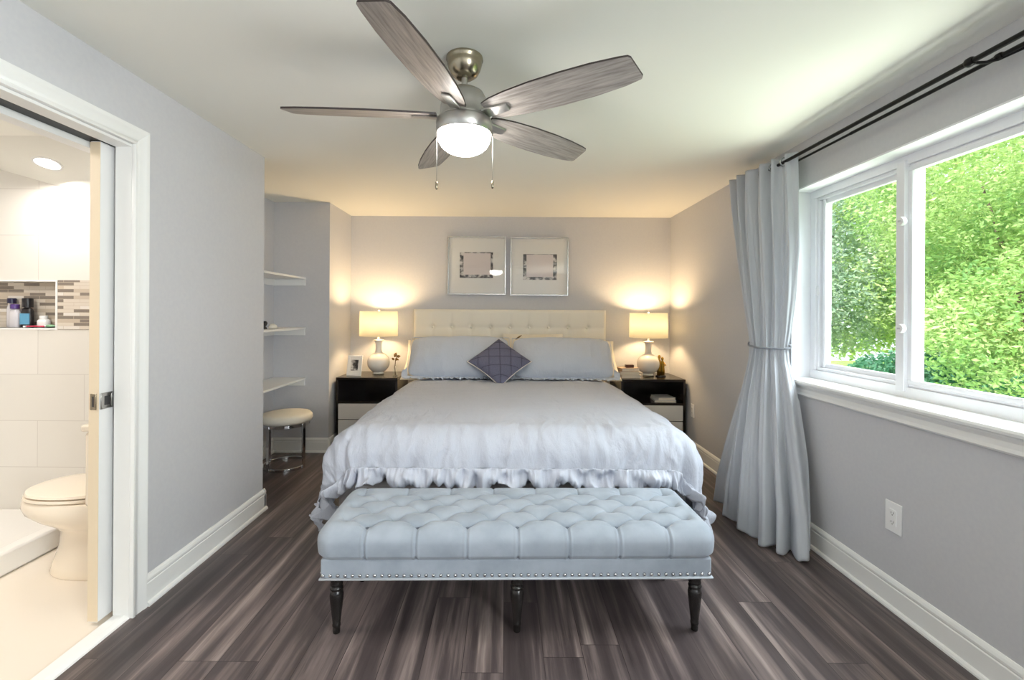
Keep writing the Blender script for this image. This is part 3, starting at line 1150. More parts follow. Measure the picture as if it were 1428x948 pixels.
relief = relief * lim
X = np.clip(Aa, -hA, hA) + np.sign(Aa) * ca * out
Y = np.clip(Bb, -hB, hB) + np.sign(Bb) * cb * out
Z = ZTOP - dn
G = np.stack([X, Y, Z], -1)
Nn = grid_normals(np.stack([X, Y, Z], -1))
if Nn[na // 2, nb // 2, 2] < 0:
    Nn = -Nn
Nn = np.nan_to_num(Nn)
btn_pos = []
D = relief + 0.002
for rw in range(6):
    yb = Y0B + rw * SYB
    xs = [(i - 3) * SXB for i in range(7)] if rw % 2 == 0 else [(i - 3.5) * SXB for i in range(8)]
    for xb in xs:
        dd = np.hypot(Aa - xb, Bb - yb)
        D -= 0.025 * np.exp(-(dd / 0.026) ** 1.25)
        btn_pos.append((xb, yb))
top_dome = 0.012 * np.cos(np.clip(Aa / hA, -1, 1) * PI / 2) * np.cos(np.clip(Bb / hB, -1, 1) * PI / 2)
G = G + Nn * D[..., None]
G[..., 2] += top_dome
G[..., 1] += BD / 2
MB().grid(G).build('cushion', 'velvet', bench, smooth=True)
cu = [c for c in bench.children if c.name.startswith('cushion')][0]
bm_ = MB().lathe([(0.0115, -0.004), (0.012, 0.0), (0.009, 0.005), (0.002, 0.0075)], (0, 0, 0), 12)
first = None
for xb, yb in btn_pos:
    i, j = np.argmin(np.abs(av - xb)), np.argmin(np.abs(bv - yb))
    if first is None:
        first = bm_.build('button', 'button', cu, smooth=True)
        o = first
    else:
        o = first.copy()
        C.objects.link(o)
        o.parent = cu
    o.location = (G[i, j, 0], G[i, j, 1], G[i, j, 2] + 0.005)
nm = MB().lathe([(0.0075, 0.0), (0.0075, -0.0015), (0.005, -0.0045), (0.001, -0.0058)], (0, 0, 0), 12, 'Y')
first = None
spots = [(-BW / 2 + 0.012 + k * (BW - 0.024) / 53, -0.001, 0.252, 0) for k in range(54)]
spots += [(sx * (BW / 2 + 0.001), 0.02 + k * 0.0285, 0.252, sx * PI / 2) for sx in (-1, 1) for k in range(15)]
for x, y, z, rz in spots:
    if first is None:
        first = nm.build('nail_head', 'nail', bench, smooth=True)
        o = first
    else:
        o = first.copy()
        C.objects.link(o)
        o.parent = bench
    o.location = (x, y, z)
    o.rotation_euler = (0, 0, rz)
legp = [(0.010, 0.0), (0.0135, 0.003), (0.0145, 0.012), (0.0145, 0.028), (0.0165, 0.031), (0.0165, 0.038), (0.0155, 0.041), (0.0185, 0.07), (0.0225, 0.105), (0.0265, 0.14), (0.0275, 0.158),
        (0.025, 0.172), (0.0215, 0.178), (0.0255, 0.182), (0.0265, 0.187), (0.0245, 0.192), (0.021, 0.196), (0.0245, 0.20), (0.0245, 0.205), (0.0225, 0.21), (0.0265, 0.222), (0.0265, 0.236)]
first = None
for x in (-BW / 2 + 0.055, 0.0, BW / 2 - 0.055):
    for y in (0.034, BD - 0.03):
        if first is None:
            first = MB().lathe(legp, (0, 0, 0), 24).build('leg', 'leg_wood', bench, smooth=True, auto=45)
            o = first
        else:
            o = first.copy()
            C.objects.link(o)
            o.parent = bench
        o.location = (x, y, 0.0)

# ------------------------------------------------------------------ nightstands
NT = 0.68


def nightstand(x0, x1, label):
    cx = (x0 + x1) / 2
    t = thing('nightstand', label, 'nightstand', (cx, 4.28, 0), 0, 'black nightstands beside the bed')
    h = (x1 - x0) / 2
    d = 0.46
    MB().box(-h, 0, NT - 0.025, h, d, NT).build('top', 'black_wood', t, bevel=0.003)
    c = MB()
    c.box(-h, 0.002, 0.0, -h + 0.022, d, NT - 0.025).box(h - 0.022, 0.002, 0.0, h, d, NT - 0.025)
    c.box(-h + 0.022, d - 0.012, 0.10, h - 0.022, d, NT - 0.025)
    c.box(-h + 0.022, 0.004, 0.437, h - 0.022, d - 0.012, 0.455).box(-h + 0.022, 0.01, 0.10, h - 0.022, d - 0.012, 0.12)
    c.build('body', 'black_wood', t, bevel=0.002)
    for z0, z1 in ((0.285, 0.432), (0.125, 0.278)):
        MB().box(-h + 0.024, 0.0, z0, h - 0.024, 0.018, z1).build('drawer_front', 'white_front', t, bevel=0.003)
    return t


nightstand(-1.605, -1.02, 'black nightstand with white drawers under the lamp with photo frame')
nightstand(1.10, 1.712, 'black nightstand with white drawers under the lamp with books')


def lamp(x, y, z, label):
    t = thing('table_lamp', label, 'lamp', (x, y, z), 0, 'white table lamps on the nightstands')
    body = [(0.052, 0.014)]
    for k in range(15):
        a = -1.12 + k * (2.35 / 14)
        body.append((0.108 * math.cos(a), 0.122 + 0.104 * math.sin(a)))
    body += [(0.033, 0.232), (0.029, 0.25), (0.029, 0.30), (0.033, 0.325), (0.04, 0.338)]
    MB().lathe(body, (0, 0, 0), 40).build('vase_body', 'ceramic', t, smooth=True, auto=60)
    MB().lathe([(0.058, 0), (0.058, 0.006), (0.053, 0.014)], (0, 0, 0), 32).build('base', 'glass', t, smooth=True, auto=40)
    MB().lathe([(0.05, 0.338), (0.052, 0.341), (0.05, 0.346), (0.02, 0.35), (0.012, 0.36), (0.012, 0.40)], (0, 0, 0), 24).build('neck_collar', 'ceramic', t, smooth=True, auto=40)
    z0, z1, r0, r1 = 0.385, 0.63, 0.186, 0.182
    MB().lathe([(r0, z0), (r1, z1)], (0, 0, 0), 48, cap=False).build('lamp_shade', 'shade', t, smooth=True, solid=0.0015)
    h = MB()
    h.tube([(0.012, 0, 0.40), (0.05, 0, 0.47), (0.05, 0, 0.56), (0.01, 0, 0.615)], 0.0018, 6)
    h.tube([(-0.012, 0, 0.40), (-0.05, 0, 0.47), (-0.05, 0, 0.56), (-0.01, 0, 0.615)], 0.0018, 6)
    for k in range(3):
        a = k * 2 * PI / 3
        h.tube([(0, 0, 0.617), (0.181 * math.cos(a), 0.181 * math.sin(a), 0.628)], 0.0018, 6)
    h.build('harp', 'nickel', t, smooth=True)
    MB().lathe([(0.004, 0.615), (0.008, 0.632), (0.012, 0.64), (0.008, 0.648), (0.001, 0.652)], (0, 0, 0), 16).build('finial', 'ceramic', t, smooth=True)
    MB().lathe([(0.013, 0.40), (0.018, 0.43), (0.028, 0.47), (0.03, 0.49), (0.02, 0.515), (0.002, 0.522)], (0, 0, 0), 20).build('bulb', 'bulb', t, smooth=True)
    light('lamp_light', 'POINT', (x + 0.0, y, z + 0.53), LAMP_W, (1.0, 0.70, 0.37), radius=0.06).parent = None
    return t


LAMP_W = 22
lamp(-1.262, 4.50, NT, 'lit white ceramic table lamp beside the small photo frame')
lamp(1.424, 4.50, NT, 'lit white ceramic table lamp beside the gold figurine')

# photo frame
t = thing('photo_frame', 'small white photo frame leaning on the nightstand beside the lamp', 'photo frame', (-1.478, 4.40, NT + 0.001))
t.rotation_euler = (R(-12), 0, R(-8))
f = MB()
f.box(-0.075, 0, 0, 0.075, 0.012, 0.022).box(-0.075, 0, 0.178, 0.075, 0.012, 0.2).box(-0.075, 0, 0.022, -0.053, 0.012, 0.178).box(0.053, 0, 0.022, 0.075, 0.012, 0.178)
f.build('frame', 'paper', t, bevel=0.002)
MB().box(-0.053, 0.004, 0.022, 0.053, 0.012, 0.178).build('mat_board', 'paper', t)
MB().box(-0.036, 0.002, 0.05, 0.036, 0.0045, 0.155).build('picture', print_mat('small_photo', 4.0), t)
MB().box(-0.02, 0.012, 0.0, 0.02, 0.016, 0.15).build('easel_back', 'blackp', t)

# vase with dried flowers
t = thing('bud_vase', 'clear glass bud vase with dried brown flowers between lamp and bed', 'vase', (-1.075, 4.42, NT))
MB().lathe([(0.022, 0.0), (0.024, 0.004), (0.024, 0.06), (0.018, 0.085), (0.017, 0.11)], (0, 0, 0), 20, cap=False).build('glass_vessel', 'glass', t, smooth=True)
MB().tube([(0, 0, 0.006), (-0.004, 0, 0.08), (0.002, 0, 0.16)], 0.0035, 8).build('stem', 'stem', t, smooth=True)
for (dx, dz, s, rr) in ((0.0, 0.205, 0.03, 0.4), (0.03, 0.19, 0.026, 1.4), (-0.022, 0.165, 0.022, -0.9), (0.01, 0.165, 0.022, 0.1), (0.022, 0.16, 0.018, 2.2)):
    pts = []
    b = MB()
    for ring in range(6):
        tt = ring / 5
        rad = s * 0.55 * math.sin(PI * (0.08 + 0.9 * tt))
        cxp, czp = dx + (tt - 0.5) * s * 1.6 * math.sin(rr), dz + (tt - 0.5) * s * 1.6 * math.cos(rr)
        pts.append([(cxp + rad * math.cos(2 * PI * k / 8) * math.cos(rr), rad * 0.5 * math.sin(2 * PI * k / 8), czp - rad * math.cos(2 * PI * k / 8) * math.sin(rr)) for k in range(8)])
    b.loft(pts)
    b.build('dried_petal', 'petal', t, smooth=True)


# books
def book(label, loc, w, d, h, cover, rz, group):
    t = thing('book', label, 'book', loc, rz, group)
    c = MB()
    c.box(-w / 2, -d / 2, 0, w / 2, d / 2, 0.003).box(-w / 2, -d / 2, h - 0.003, w / 2, d / 2, h).box(-w / 2, -d / 2, 0.003, -w / 2 + 0.003, d / 2, h - 0.003)
    c.build('cover', cover, t, bevel=0.0008, seg=1)
    MB().box(-w / 2 + 0.003, -d / 2 + 0.004, 0.003, w / 2 - 0.004, d / 2 - 0.004, h - 0.003).build('pages', 'pages', t)
    return t


g = 'books stacked by the lamp'
book('cream book at the bottom of the stack beside the lamp', (1.215, 4.43, NT), 0.19, 0.15, 0.03, 'book_cream', R(2), g)
book('cream book in the middle of the stack beside the lamp', (1.21, 4.435, NT + 0.031), 0.185, 0.145, 0.03, 'book_cream', R(-3), g)
book('book with taupe cover on top of the stack beside the lamp', (1.20, 4.44, NT + 0.062), 0.19, 0.14, 0.032, 'book_grey', R(14), g)
t = thing('case', 'small dark brown case lying on top of the book stack', 'case', (1.215, 4.42, NT + 0.0945), R(8))
MB().box(-0.04, -0.02, 0, 0.04, 0.02, 0.018).build('box_body', 'brown_box', t, bevel=0.004)
MB().box(-0.041, -0.021, 0.0185, 0.041, 0.021, 0.028).build('lid', 'brown_box', t, bevel=0.004)
g = 'books on the open nightstand shelf'
book('pale magazine at the bottom of the pair inside the open nightstand', (1.545, 4.42, 0.4555), 0.20, 0.2, 0.018, 'white_front', R(-6), g)
book('pale book on top of the pair inside the open nightstand', (1.55, 4.43, 0.474), 0.17, 0.19, 0.022, 'white_front', R(4), g)

# gold figurine: two slender figures on a base
t = thing('figurine', 'gold figurine of two slender standing figures beside the lamp', 'figurine', (1.545, 4.49, NT))
MB().lathe([(0.05, 0), (0.05, 0.008), (0.044, 0.014)], (0, 0, 0), 28).build('base', 'black_wood', t, smooth=True, auto=40)
for sx, hh in ((-0.017, 0.20), (0.021, 0.18)):
    lean = -0.2 * sx
    pr = [(0.02, 0.0), (0.021, 0.25), (0.018, 0.45), (0.02, 0.62), (0.017, 0.72), (0.008, 0.78), (0.008, 0.81), (0.0135, 0.87), (0.0135, 0.93), (0.008, 0.985), (0.001, 1.0)]
    b = MB()
    rings = []
    for rr, q in pr:
        rings.append([(sx + lean * q + rr * math.cos(2 * PI * k / 16), rr * 0.8 * math.sin(2 * PI * k / 16), 0.014 + q * hh) for k in range(16)])
    b.loft(rings)
    fg = b.build('figure', 'gold', t, smooth=True)
    s_ = 1 if sx > 0 else -1
    MB().tube([(sx + s_ * 0.012, -0.004, 0.014 + hh * 0.68), (sx + s_ * 0.026, -0.012, 0.014 + hh * 0.54), (sx - s_ * 0.004, -0.024, 0.014 + hh * 0.50)], [0.006, 0.0055, 0.005], 8).build('arm', 'gold', fg, smooth=True)


# ------------------------------------------------------------------ pictures over the bed
def picture(x, z, label, seed, px, bl):
    t = thing('picture_frame', label, 'picture', (x, YB - 0.03, z), 0, 'square silver framed pictures over the bed')
    h = 0.305
    f = MB()
    k = 0.011
    f.box(-h, 0, -h, h, 0.029, -h + k).box(-h, 0, h - k, h, 0.029, h).box(-h, 0, -h + k, -h + k, 0.029, h - k).box(h - k, 0, -h + k, h, 0.029, h - k)
    f.build('frame', 'silver', t, bevel=0.0015)
    MB().box(-h + k, 0.012, -h + k, h - k, 0.028, h - k).build('mat_board', 'paper', t)
    MB().box(px[0], 0.0105, px[1], px[2], 0.012, px[3]).build('picture_print', print_mat('bw_photo', seed), t)
    MB().box(bl[0], 0.009, bl[1], bl[2], 0.0105, bl[3]).build('blank_sheet', 'blank', t)
    MB().box(-h + k, 0.004, -h + k, h - k, 0.006, h - k).build('glazing', 'pic_glass', t)


picture(-0.305, 1.796, 'square silver framed picture above the bed, nearer the alcove', 1.0, (-0.18, -0.13, 0.17, 0.14), (-0.14, -0.095, 0.145, 0.13))
picture(0.352, 1.79, 'square silver framed picture above the bed, nearer the window', 7.3, (-0.17, -0.14, 0.185, 0.13), (-0.135, -0.11, 0.145, 0.125))

# ------------------------------------------------------------------ stool
t = thing('stool', 'round cream cushioned stool with chrome legs under the alcove shelves', 'stool', (-1.852, 3.83, 0))
MB().lathe([(0.185, 0.375), (0.198, 0.38), (0.207, 0.40), (0.205, 0.425), (0.19, 0.443), (0.15, 0.451), (0.001, 0.455)], (0, 0, 0), 48).build('seat', 'cream', t, smooth=True)
MB().lathe([(0.178, 0.35), (0.187, 0.35), (0.187, 0.374), (0.178, 0.374)], (0, 0, 0), 48, cap=False).build('seat_ring', 'chrome', t, smooth=True, auto=40)
for k in range(4):
    a = R(-20 + 90 * k)
    lg = MB()
    ca, sa = math.cos(a), math.sin(a)
    poly = [(0.184, -0.014), (0.192, -0.014), (0.192, 0.014), (0.184, 0.014)]
    lg.prism(poly, lambda p, q: (p * ca - q * sa, p * sa + q * ca, 0.0), lambda p, q: (p * ca - q * sa, p * sa + q * ca, 0.372))
    lg.build('leg', 'chrome', t, bevel=0.001)
pts = []
for k in range(49):
    a = R(-20 + 90 - 0 + 270 * k / 48 - 0)
    a = R(-20 + 0 - 270 * k / 48)
    pts.append(a)
rings = []
for a in pts:
    rings.append([((0.168 if i in (0, 3) else 0.184) * math.cos(a), (0.168 if i in (0, 3) else 0.184) * math.sin(a), 0.0 if i in (0, 1) else 0.022) for i in range(4)])
MB().loft(rings).build('base_ring', 'chrome', t, bevel=0.001)

# ------------------------------------------------------------------ outlets
def outlet(loc, rz, label, w=0.085, h=0.135):
    t = thing('outlet', label, 'outlet', loc, rz, 'wall outlets by the window wall')
    MB().box(-w / 2, -0.006, -h / 2, w / 2, 0, h / 2).build('cover_plate', 'plastic', t, bevel=0.003)
    ins = MB().box(-0.018, -0.009, -0.035, 0.018, -0.005, 0.035).build('receptacle', 'plastic', t, bevel=0.0015)
    for z in (-0.02, 0.02):
        s = MB()
        s.box(-0.007, -0.0095, z - 0.004, -0.005, -0.0088, z + 0.005).box(0.005, -0.0095, z - 0.004, 0.007, -0.0088, z + 0.005)
        s.box(-0.002, -0.0095, z - 0.011, 0.002, -0.0088, z - 0.007)
        s.build('socket_slots', 'slot', ins)


outlet((XR, 2.01, 0.407), R(-90), 'white wall outlet low on the wall under the window')
outlet((XR, 4.17, 0.41), R(-90), 'white wall outlet beside the black nightstand with books', 0.075, 0.12)

# ------------------------------------------------------------------ curtain rod and curtain
RZ, RXF, RXB = 2.197, 1.625, 1.69
rod = thing('curtain_rod', 'black double curtain rod mounted above the window', 'curtain rod', (XR, 2.0, RZ))
MB().tube([(RXF - XR, 1.2, 0), (RXF - XR, -1.3, 0)], 0.0095, 16).build('front_rod', 'black_metal', rod, smooth=True, auto=60)
MB().tube([(RXB - XR, 1.2, 0), (RXB - XR, 0.2, 0)], 0.0062, 14).build('rear_rod', 'black_metal', rod, smooth=True, auto=60)
rr = [c for c in rod.children if c.name.startswith('rear_rod')][0]
MB().tube([(RXB - XR, 0.22, 0), (RXB - XR, -1.3, 0)], 0.0078, 14).build('rear_sleeve', 'black_metal', rr, smooth=True, auto=60)
for yb, nm in ((-0.43, 0), (1.12, 1)):
    b = MB()
    b.tube([(-0.002, yb - 0.13, 0.0), (-0.03, yb - 0.07, -0.004), (RXB - XR, yb - 0.02, -0.008), (RXB - XR - 0.03, yb - 0.005, -0.012), (RXF - XR, yb + 0.015, -0.004)], 0.0055, 10)
    b.lathe([(0.012, -0.014), (0.016, -0.008), (0.016, 0.008), (0.012, 0.014)], (RXF - XR, yb + 0.015, 0), 18, 'Y')
    b.lathe([(0.010, -0.012), (0.0125, -0.006), (0.0125, 0.006), (0.010, 0.012)], (RXB - XR, yb - 0.02, 0), 18, 'Y')
    b.box(-0.006, yb - 0.145, -0.035, 0, yb - 0.115, 0.03)
    b.build('bracket', 'black_metal', rod, smooth=True, auto=40)
MB().lathe([(0.0095, 0), (0.016, 0.006), (0.018, 0.018), (0.012, 0.03), (0.002, 0.035)], (RXF - XR, 1.2, 0), 18, 'Y').build('finial', 'black_metal', rod, smooth=True)

# keyframes along the height: z, left (x, y), middle, right, fold amplitude
KEY = [
    (2.238, (1.600, 3.17), (1.600, 2.86), (1.655, 2.58), 0.040),
    (2.00, (1.598, 3.13), (1.595, 2.86), (1.66, 2.575), 0.036),
    (1.70, (1.59, 3.06), (1.585, 2.82), (1.67, 2.575), 0.032),
    (1.40, (1.575, 2.96), (1.57, 2.77), (1.67, 2.60), 0.024),
    (1.20, (1.565, 2.885), (1.56, 2.74), (1.665, 2.63), 0.016),
    (1.115, (1.565, 2.87), (1.56, 2.735), (1.66, 2.645), 0.012),
    (1.03, (1.565, 2.88), (1.555, 2.735), (1.665, 2.64), 0.016),
    (0.80, (1.555, 2.93), (1.53, 2.72), (1.675, 2.565), 0.028),
    (0.50, (1.53, 3.01), (1.49, 2.68), (1.675, 2.485), 0.036),
    (0.20, (1.505, 3.10), (1.455, 2.62), (1.665, 2.42), 0.042),
    (0.012, (1.50, 3.13), (1.44, 2.60), (1.655, 2.395), 0.045),
]
kz = np.array([k[0] for k in KEY])[::-1]


def kf(i, j=None):
    v = [(k[i] if j is None else k[i][j]) for k in KEY][::-1]
    return lambda z: np.interp(z, kz, v)


zs = np.concatenate([np.linspace(2.238, 1.2, 60)[:-1], np.linspace(1.2, 1.0, 30)[:-1], np.linspace(1.0, 0.012, 70)])
sn = np.linspace(0, 1, 340)
rows = []
for z in zs:
    Lp = np.array([kf(1, 0)(z), kf(1, 1)(z)])
    Mp = np.array([kf(2, 0)(z), kf(2, 1)(z)])
    Rp = np.array([kf(3, 0)(z), kf(3, 1)(z)])
    am = float(kf(4)(z))
    s = sn + 0.012 * np.sin(2 * PI * sn * 2)
    c = (1 - s)[:, None] ** 2 * Lp + (2 * s * (1 - s))[:, None] * (2 * Mp - 0.5 * Lp - 0.5 * Rp) + s[:, None] ** 2 * Rp
    tg = np.gradient(c, axis=0)
    tg /= np.linalg.norm(tg, axis=1, keepdims=True)
    nr = np.stack([tg[:, 1], -tg[:, 0]], -1)
    low = max(0, min(1, (1.1 - z) / 1.0))
    ph = 2 * PI * sn * 5.5 + 0.9
    fold = np.sin(ph + 0.9 * low * np.sin(sn * 9)) + 0.25 * np.sin(2.3 * ph + z * 1.2)
    fine = np.array([nz(x * 34, z * 1.3, 3) + 0.6 * nz(x * 70, z * 2.1, 6) for x in sn])
    o_ = am * (1 + 0.35 * low) * fold * (0.75 + 0.25 * np.sin(sn * 5 + low * 3)) + 0.008 * fine * (1 - 0.6 * low) * (0.7 + 1.3 * smoothstep(0.55, 0.35, sn))
    q = c + nr * o_[:, None]
    q[:, 0] = np.minimum(q[:, 0], XR - 0.012 - (0.03 if z < 0.16 else 0) - (0.05 if 0.82 < z < 0.95 else 0))
    zz_ = np.full(len(sn), z)
    if z < 0.4:
        zz_ = np.maximum(z + (1 - z / 0.4) * 0.012 * np.sin(sn * 21), 0.008)
    rows.append(np.concatenate([q, zz_[:, None]], 1))
cur = thing('curtain', 'pale blue grey curtain panel tied back beside the window', 'curtain', (1.6, 2.8, 0))
Gc = np.stack(rows, 0)
MB().grid(Gc - np.array([1.6, 2.8, 0])).build('panel', 'curtain', cur, smooth=True, solid=0.003)
# tie cord round the gathered waist
iz = int(np.argmin(np.abs(zs - 1.115)))
ring = Gc[iz]
ctr = ring.mean(0)
pts = []
xs, ys = ring[:, 0], ring[:, 1]
for k in range(40):
    a = 2 * PI * k / 40
    dr_ = np.array([math.cos(a), math.sin(a)])
    ext = max(0.03, np.max((xs - ctr[0]) * dr_[0] + (ys - ctr[1]) * dr_[1]))
    pts.append((dr_, ext))
hull = []
for k in range(40):
    d0, e0 = pts[k]
    d1, e1 = pts[(k + 1) % 40]
    A2 = np.array([d0, d1])
    p = np.linalg.solve(A2, np.array([e0, e1]))
    p = p * (1 + 0.008 / (np.linalg.norm(p) + 1e-6))
    hull.append((ctr[0] + p[0] - 1.6, ctr[1] + p[1] - 2.8, 1.115 + 0.012 * math.sin(2 * PI * k / 40 + 1)))
hull = [(min(x, XR - 1.6 - 0.012), y, z) for x, y, z in hull]
tb = MB().tube(hull, 0.006, 8, True).build('tieback', 'tie', cur, smooth=True)
MB().prism([(-0.008, 0.0), (0.008, 0.0), (0.012, -0.24), (-0.010, -0.25)], lambda p, z: (-0.075 + p * 0.3, 0.06 + p, 0.90 + z), lambda p, z: (-0.067 + p * 0.3, 0.062 + p, 0.90 + z)).build('tie_tail', 'tie', tb)
for y in (3.10, 2.98, 2.86, 2.75, 2.64):
    pts = [(RXF - 1.6 + 0.024 * math.cos(2 * PI * k / 24), y - 2.8, RZ + 0.024 * math.sin(2 * PI * k / 24)) for k in range(24)]
    MB().tube(pts, 0.005, 8, True).build('grommet', 'grommet', cur, smooth=True)

# ------------------------------------------------------------------ ceiling fan
FX, FY = -0.168, 1.79
fan = thing('ceiling_fan', 'brushed nickel ceiling fan with five grey wood blades and lit glass bowl', 'ceiling fan', (FX, FY, ZC))
MB().lathe([(0.072, 0), (0.073, -0.010), (0.068, -0.016), (0.069, -0.024), (0.063, -0.045), (0.052, -0.066), (0.034, -0.080), (0.024, -0.082)], (0, 0, 0), 40).build('canopy', 'brass_nickel', fan, smooth=True, auto=50)
MB().lathe([(0.012, -0.06), (0.012, -0.13)], (0, 0, 0), 20).build('downrod', 'nickel', fan, smooth=True, auto=50)
MB().lathe([(0.02, -0.118), (0.03, -0.125), (0.055, -0.13), (0.075, -0.142), (0.088, -0.165), (0.094, -0.20), (0.094, -0.232), (0.1, -0.238), (0.1, -0.246)], (0, 0, 0), 48).build('motor_housing', 'nickel', fan, smooth=True, auto=50)
MB().lathe([(0.1, -0.2465), (0.108, -0.25), (0.111, -0.258), (0.111, -0.298), (0.107, -0.303)], (0, 0, 0), 48).build('light_collar', 'nickel', fan, smooth=True, auto=50)
gl = [(0.106, -0.3035)]
for k in range(1, 11):
    a = k / 10 * PI / 2
    gl.append((0.106 * math.cos(a) ** 0.75 if k < 10 else 0.001, -0.305 - 0.075 * math.sin(a)))
MB().lathe(gl, (0, 0, 0), 48).build('glass_bowl', 'fan_glass', fan, smooth=True)
BZ = -0.235
bt = [(0.11, -0.040), (0.15, -0.052), (0.22, -0.062), (0.33, -0.070), (0.45, -0.072), (0.56, -0.069), (0.65, -0.061), (0.680, -0.056), (0.688, -0.048),
      (0.702, 0.034), (0.696, 0.044), (0.64, 0.056), (0.53, 0.066), (0.40, 0.069), (0.28, 0.065), (0.18, 0.055), (0.11, 0.042)]
pitch = R(-14)
bt = [(p * 0.985, q * 1.08) for p, q in bt]
proto = None
for k in range(5):
    if proto is None:
        b = MB()
        cpit, spit = math.cos(pitch), math.sin(pitch)
        b.prism(bt, lambda p, q: (p, q * cpit, q * spit), lambda p, q: (p, q * cpit - 0.007 * spit, q * spit + 0.007))
        b.v = b.v
        proto = b.build('blade', 'blade', fan)
        proto.data.materials.append(M['blade_edge'])
        for pol in proto.data.polygons:
            if abs(pol.normal.z) < 0.7 or pol.normal.z > 0:
                pol.material_index = 1
        a = MB()
        a.prism([(0.085, -0.022), (0.12, -0.024), (0.20, -0.018), (0.204, -0.016), (0.204, 0.016), (0.20, 0.018), (0.12, 0.024), (0.085, 0.022)],
                lambda p, q: (p, q * cpit, q * spit - 0.009), lambda p, q: (p, q * cpit, q * spit - 0.001))
        a.build('blade_bracket', 'nickel', proto, bevel=0.002)
        o = proto
    else:
        o = dup(proto, fan)
    o.location = (0, 0, BZ)
    o.rotation_euler = (0, 0, R(184 + 72 * k))
for dx, dy, ln in ((-0.1, -0.055, 0.22), (0.113, 0.0, 0.20)):
    ch = MB().tube([(dx, dy, -0.285), (dx, dy, -0.285 - ln)], 0.0012, 6).build('pull_chain', 'nickel', fan, smooth=True)
    MB().lathe([(0.002, 0), (0.005, -0.004), (0.0055, -0.022), (0.004, -0.03), (0.001, -0.032)], (dx, dy, -0.285 - ln), 12).build('chain_fob', 'brass_nickel', ch, smooth=True)

# ------------------------------------------------------------------ bathroom things
def sup(x0, x1, hy, z, cy, n=40, p=2.3):
    cx, hx = (x0 + x1) / 2, (x1 - x0) / 2
    rr = []
    for k in range(n):
        a = 2 * PI * k / n
        c_, s_ = math.cos(a), math.sin(a)
        rr.append((cx + hx * math.copysign(abs(c_) ** (2 / p), c_), cy + hy * math.copysign(abs(s_) ** (2 / p), s_), z))
    return rr


TY0 = 2.30
t = thing('toilet', 'white toilet with closed lid seen through the bathroom doorway', 'toilet', (-2.085, TY0, 0))
b = MB()
for z, x0, x1, hy in ((0.003, -0.185, 0.30, 0.125), (0.015, -0.19, 0.30, 0.128), (0.05, -0.18, 0.30, 0.122), (0.15, -0.145, 0.30, 0.112), (0.22, -0.14, 0.30, 0.115),
                      (0.25, -0.175, 0.30, 0.135), (0.28, -0.24, 0.30, 0.160), (0.315, -0.295, 0.30, 0.178), (0.345, -0.31, 0.30, 0.183), (0.375, -0.305, 0.30, 0.182), (0.386, -0.295, 0.30, 0.176)):
    b.v += sup(x0, x1, hy, z, 0)
n = 40
m_ = len(b.v) // n
for i in range(m_ - 1):
    for k in range(n):
        b.f.append((i * n + k, i * n + (k + 1) % n, (i + 1) * n + (k + 1) % n, (i + 1) * n + k))
b.f.append(tuple(range(n))[::-1])
b.f.append(tuple((m_ - 1) * n + k for k in range(n)))
b.build('bowl', 'porcelain', t, smooth=True, auto=60)
MB().loft([sup(-0.285, 0.19, 0.176, 0.389, 0), sup(-0.292, 0.19, 0.182, 0.394, 0), sup(-0.288, 0.19, 0.18, 0.405, 0)]).build('seat', 'porcelain', t, smooth=True, auto=50)
MB().loft([sup(-0.28, 0.19, 0.172, 0.409, 0), sup(-0.286, 0.19, 0.178, 0.413, 0), sup(-0.28, 0.19, 0.174, 0.424, 0), sup(-0.22, 0.17, 0.13, 0.432, 0)]).build('lid', 'porcelain', t, smooth=True, auto=50)
tk = MB().box(0.125, -0.2, 0.387, 0.297, 0.2, 0.74).build('tank', 'porcelain', t, bevel=0.02, seg=3)
MB().box(0.118, -0.21, 0.741, 0.299, 0.21, 0.775).build('tank_lid', 'porcelain', tk, bevel=0.01)

t = thing('recessed_light', 'round recessed ceiling light glowing over the shower', 'ceiling light', (-2.80, 2.755, 0))
def disc(r_, dz, n_=36):
    return [(r_ * math.cos(2 * PI * k / n_), 0.38 * r_ * math.sin(2 * PI * k / n_), slope_z(-2.80 + r_ * math.cos(2 * PI * k / n_), 2.755 + 0.38 * r_ * math.sin(2 * PI * k / n_)) + dz) for k in range(n_)]
MB().loft([disc(0.095, -0.001), disc(0.093, -0.006), disc(0.078, -0.006), disc(0.078, -0.002)], cap=False).build('trim_ring', 'trim', t, smooth=True, auto=40)
MB().loft([disc(0.078, -0.003), disc(0.07, -0.005)]).build('lens', 'downlight', t)
light('shower_downlight', 'AREA', (-2.80, 2.74, 2.12), 4, (1, 0.93, 0.88), aim=(-2.8, 2.6, 0), size=(0.14, 0.14))
light('bathroom_ceiling_light', 'AREA', (-2.7, 1.4, ZC - 0.02), 20, (1, 0.94, 0.87), aim=(-2.7, 1.4, 0), size=(0.5, 0.5))

# bottles in the niche
NY = YS + 0.045
gb = 'toiletries in the shower niche'


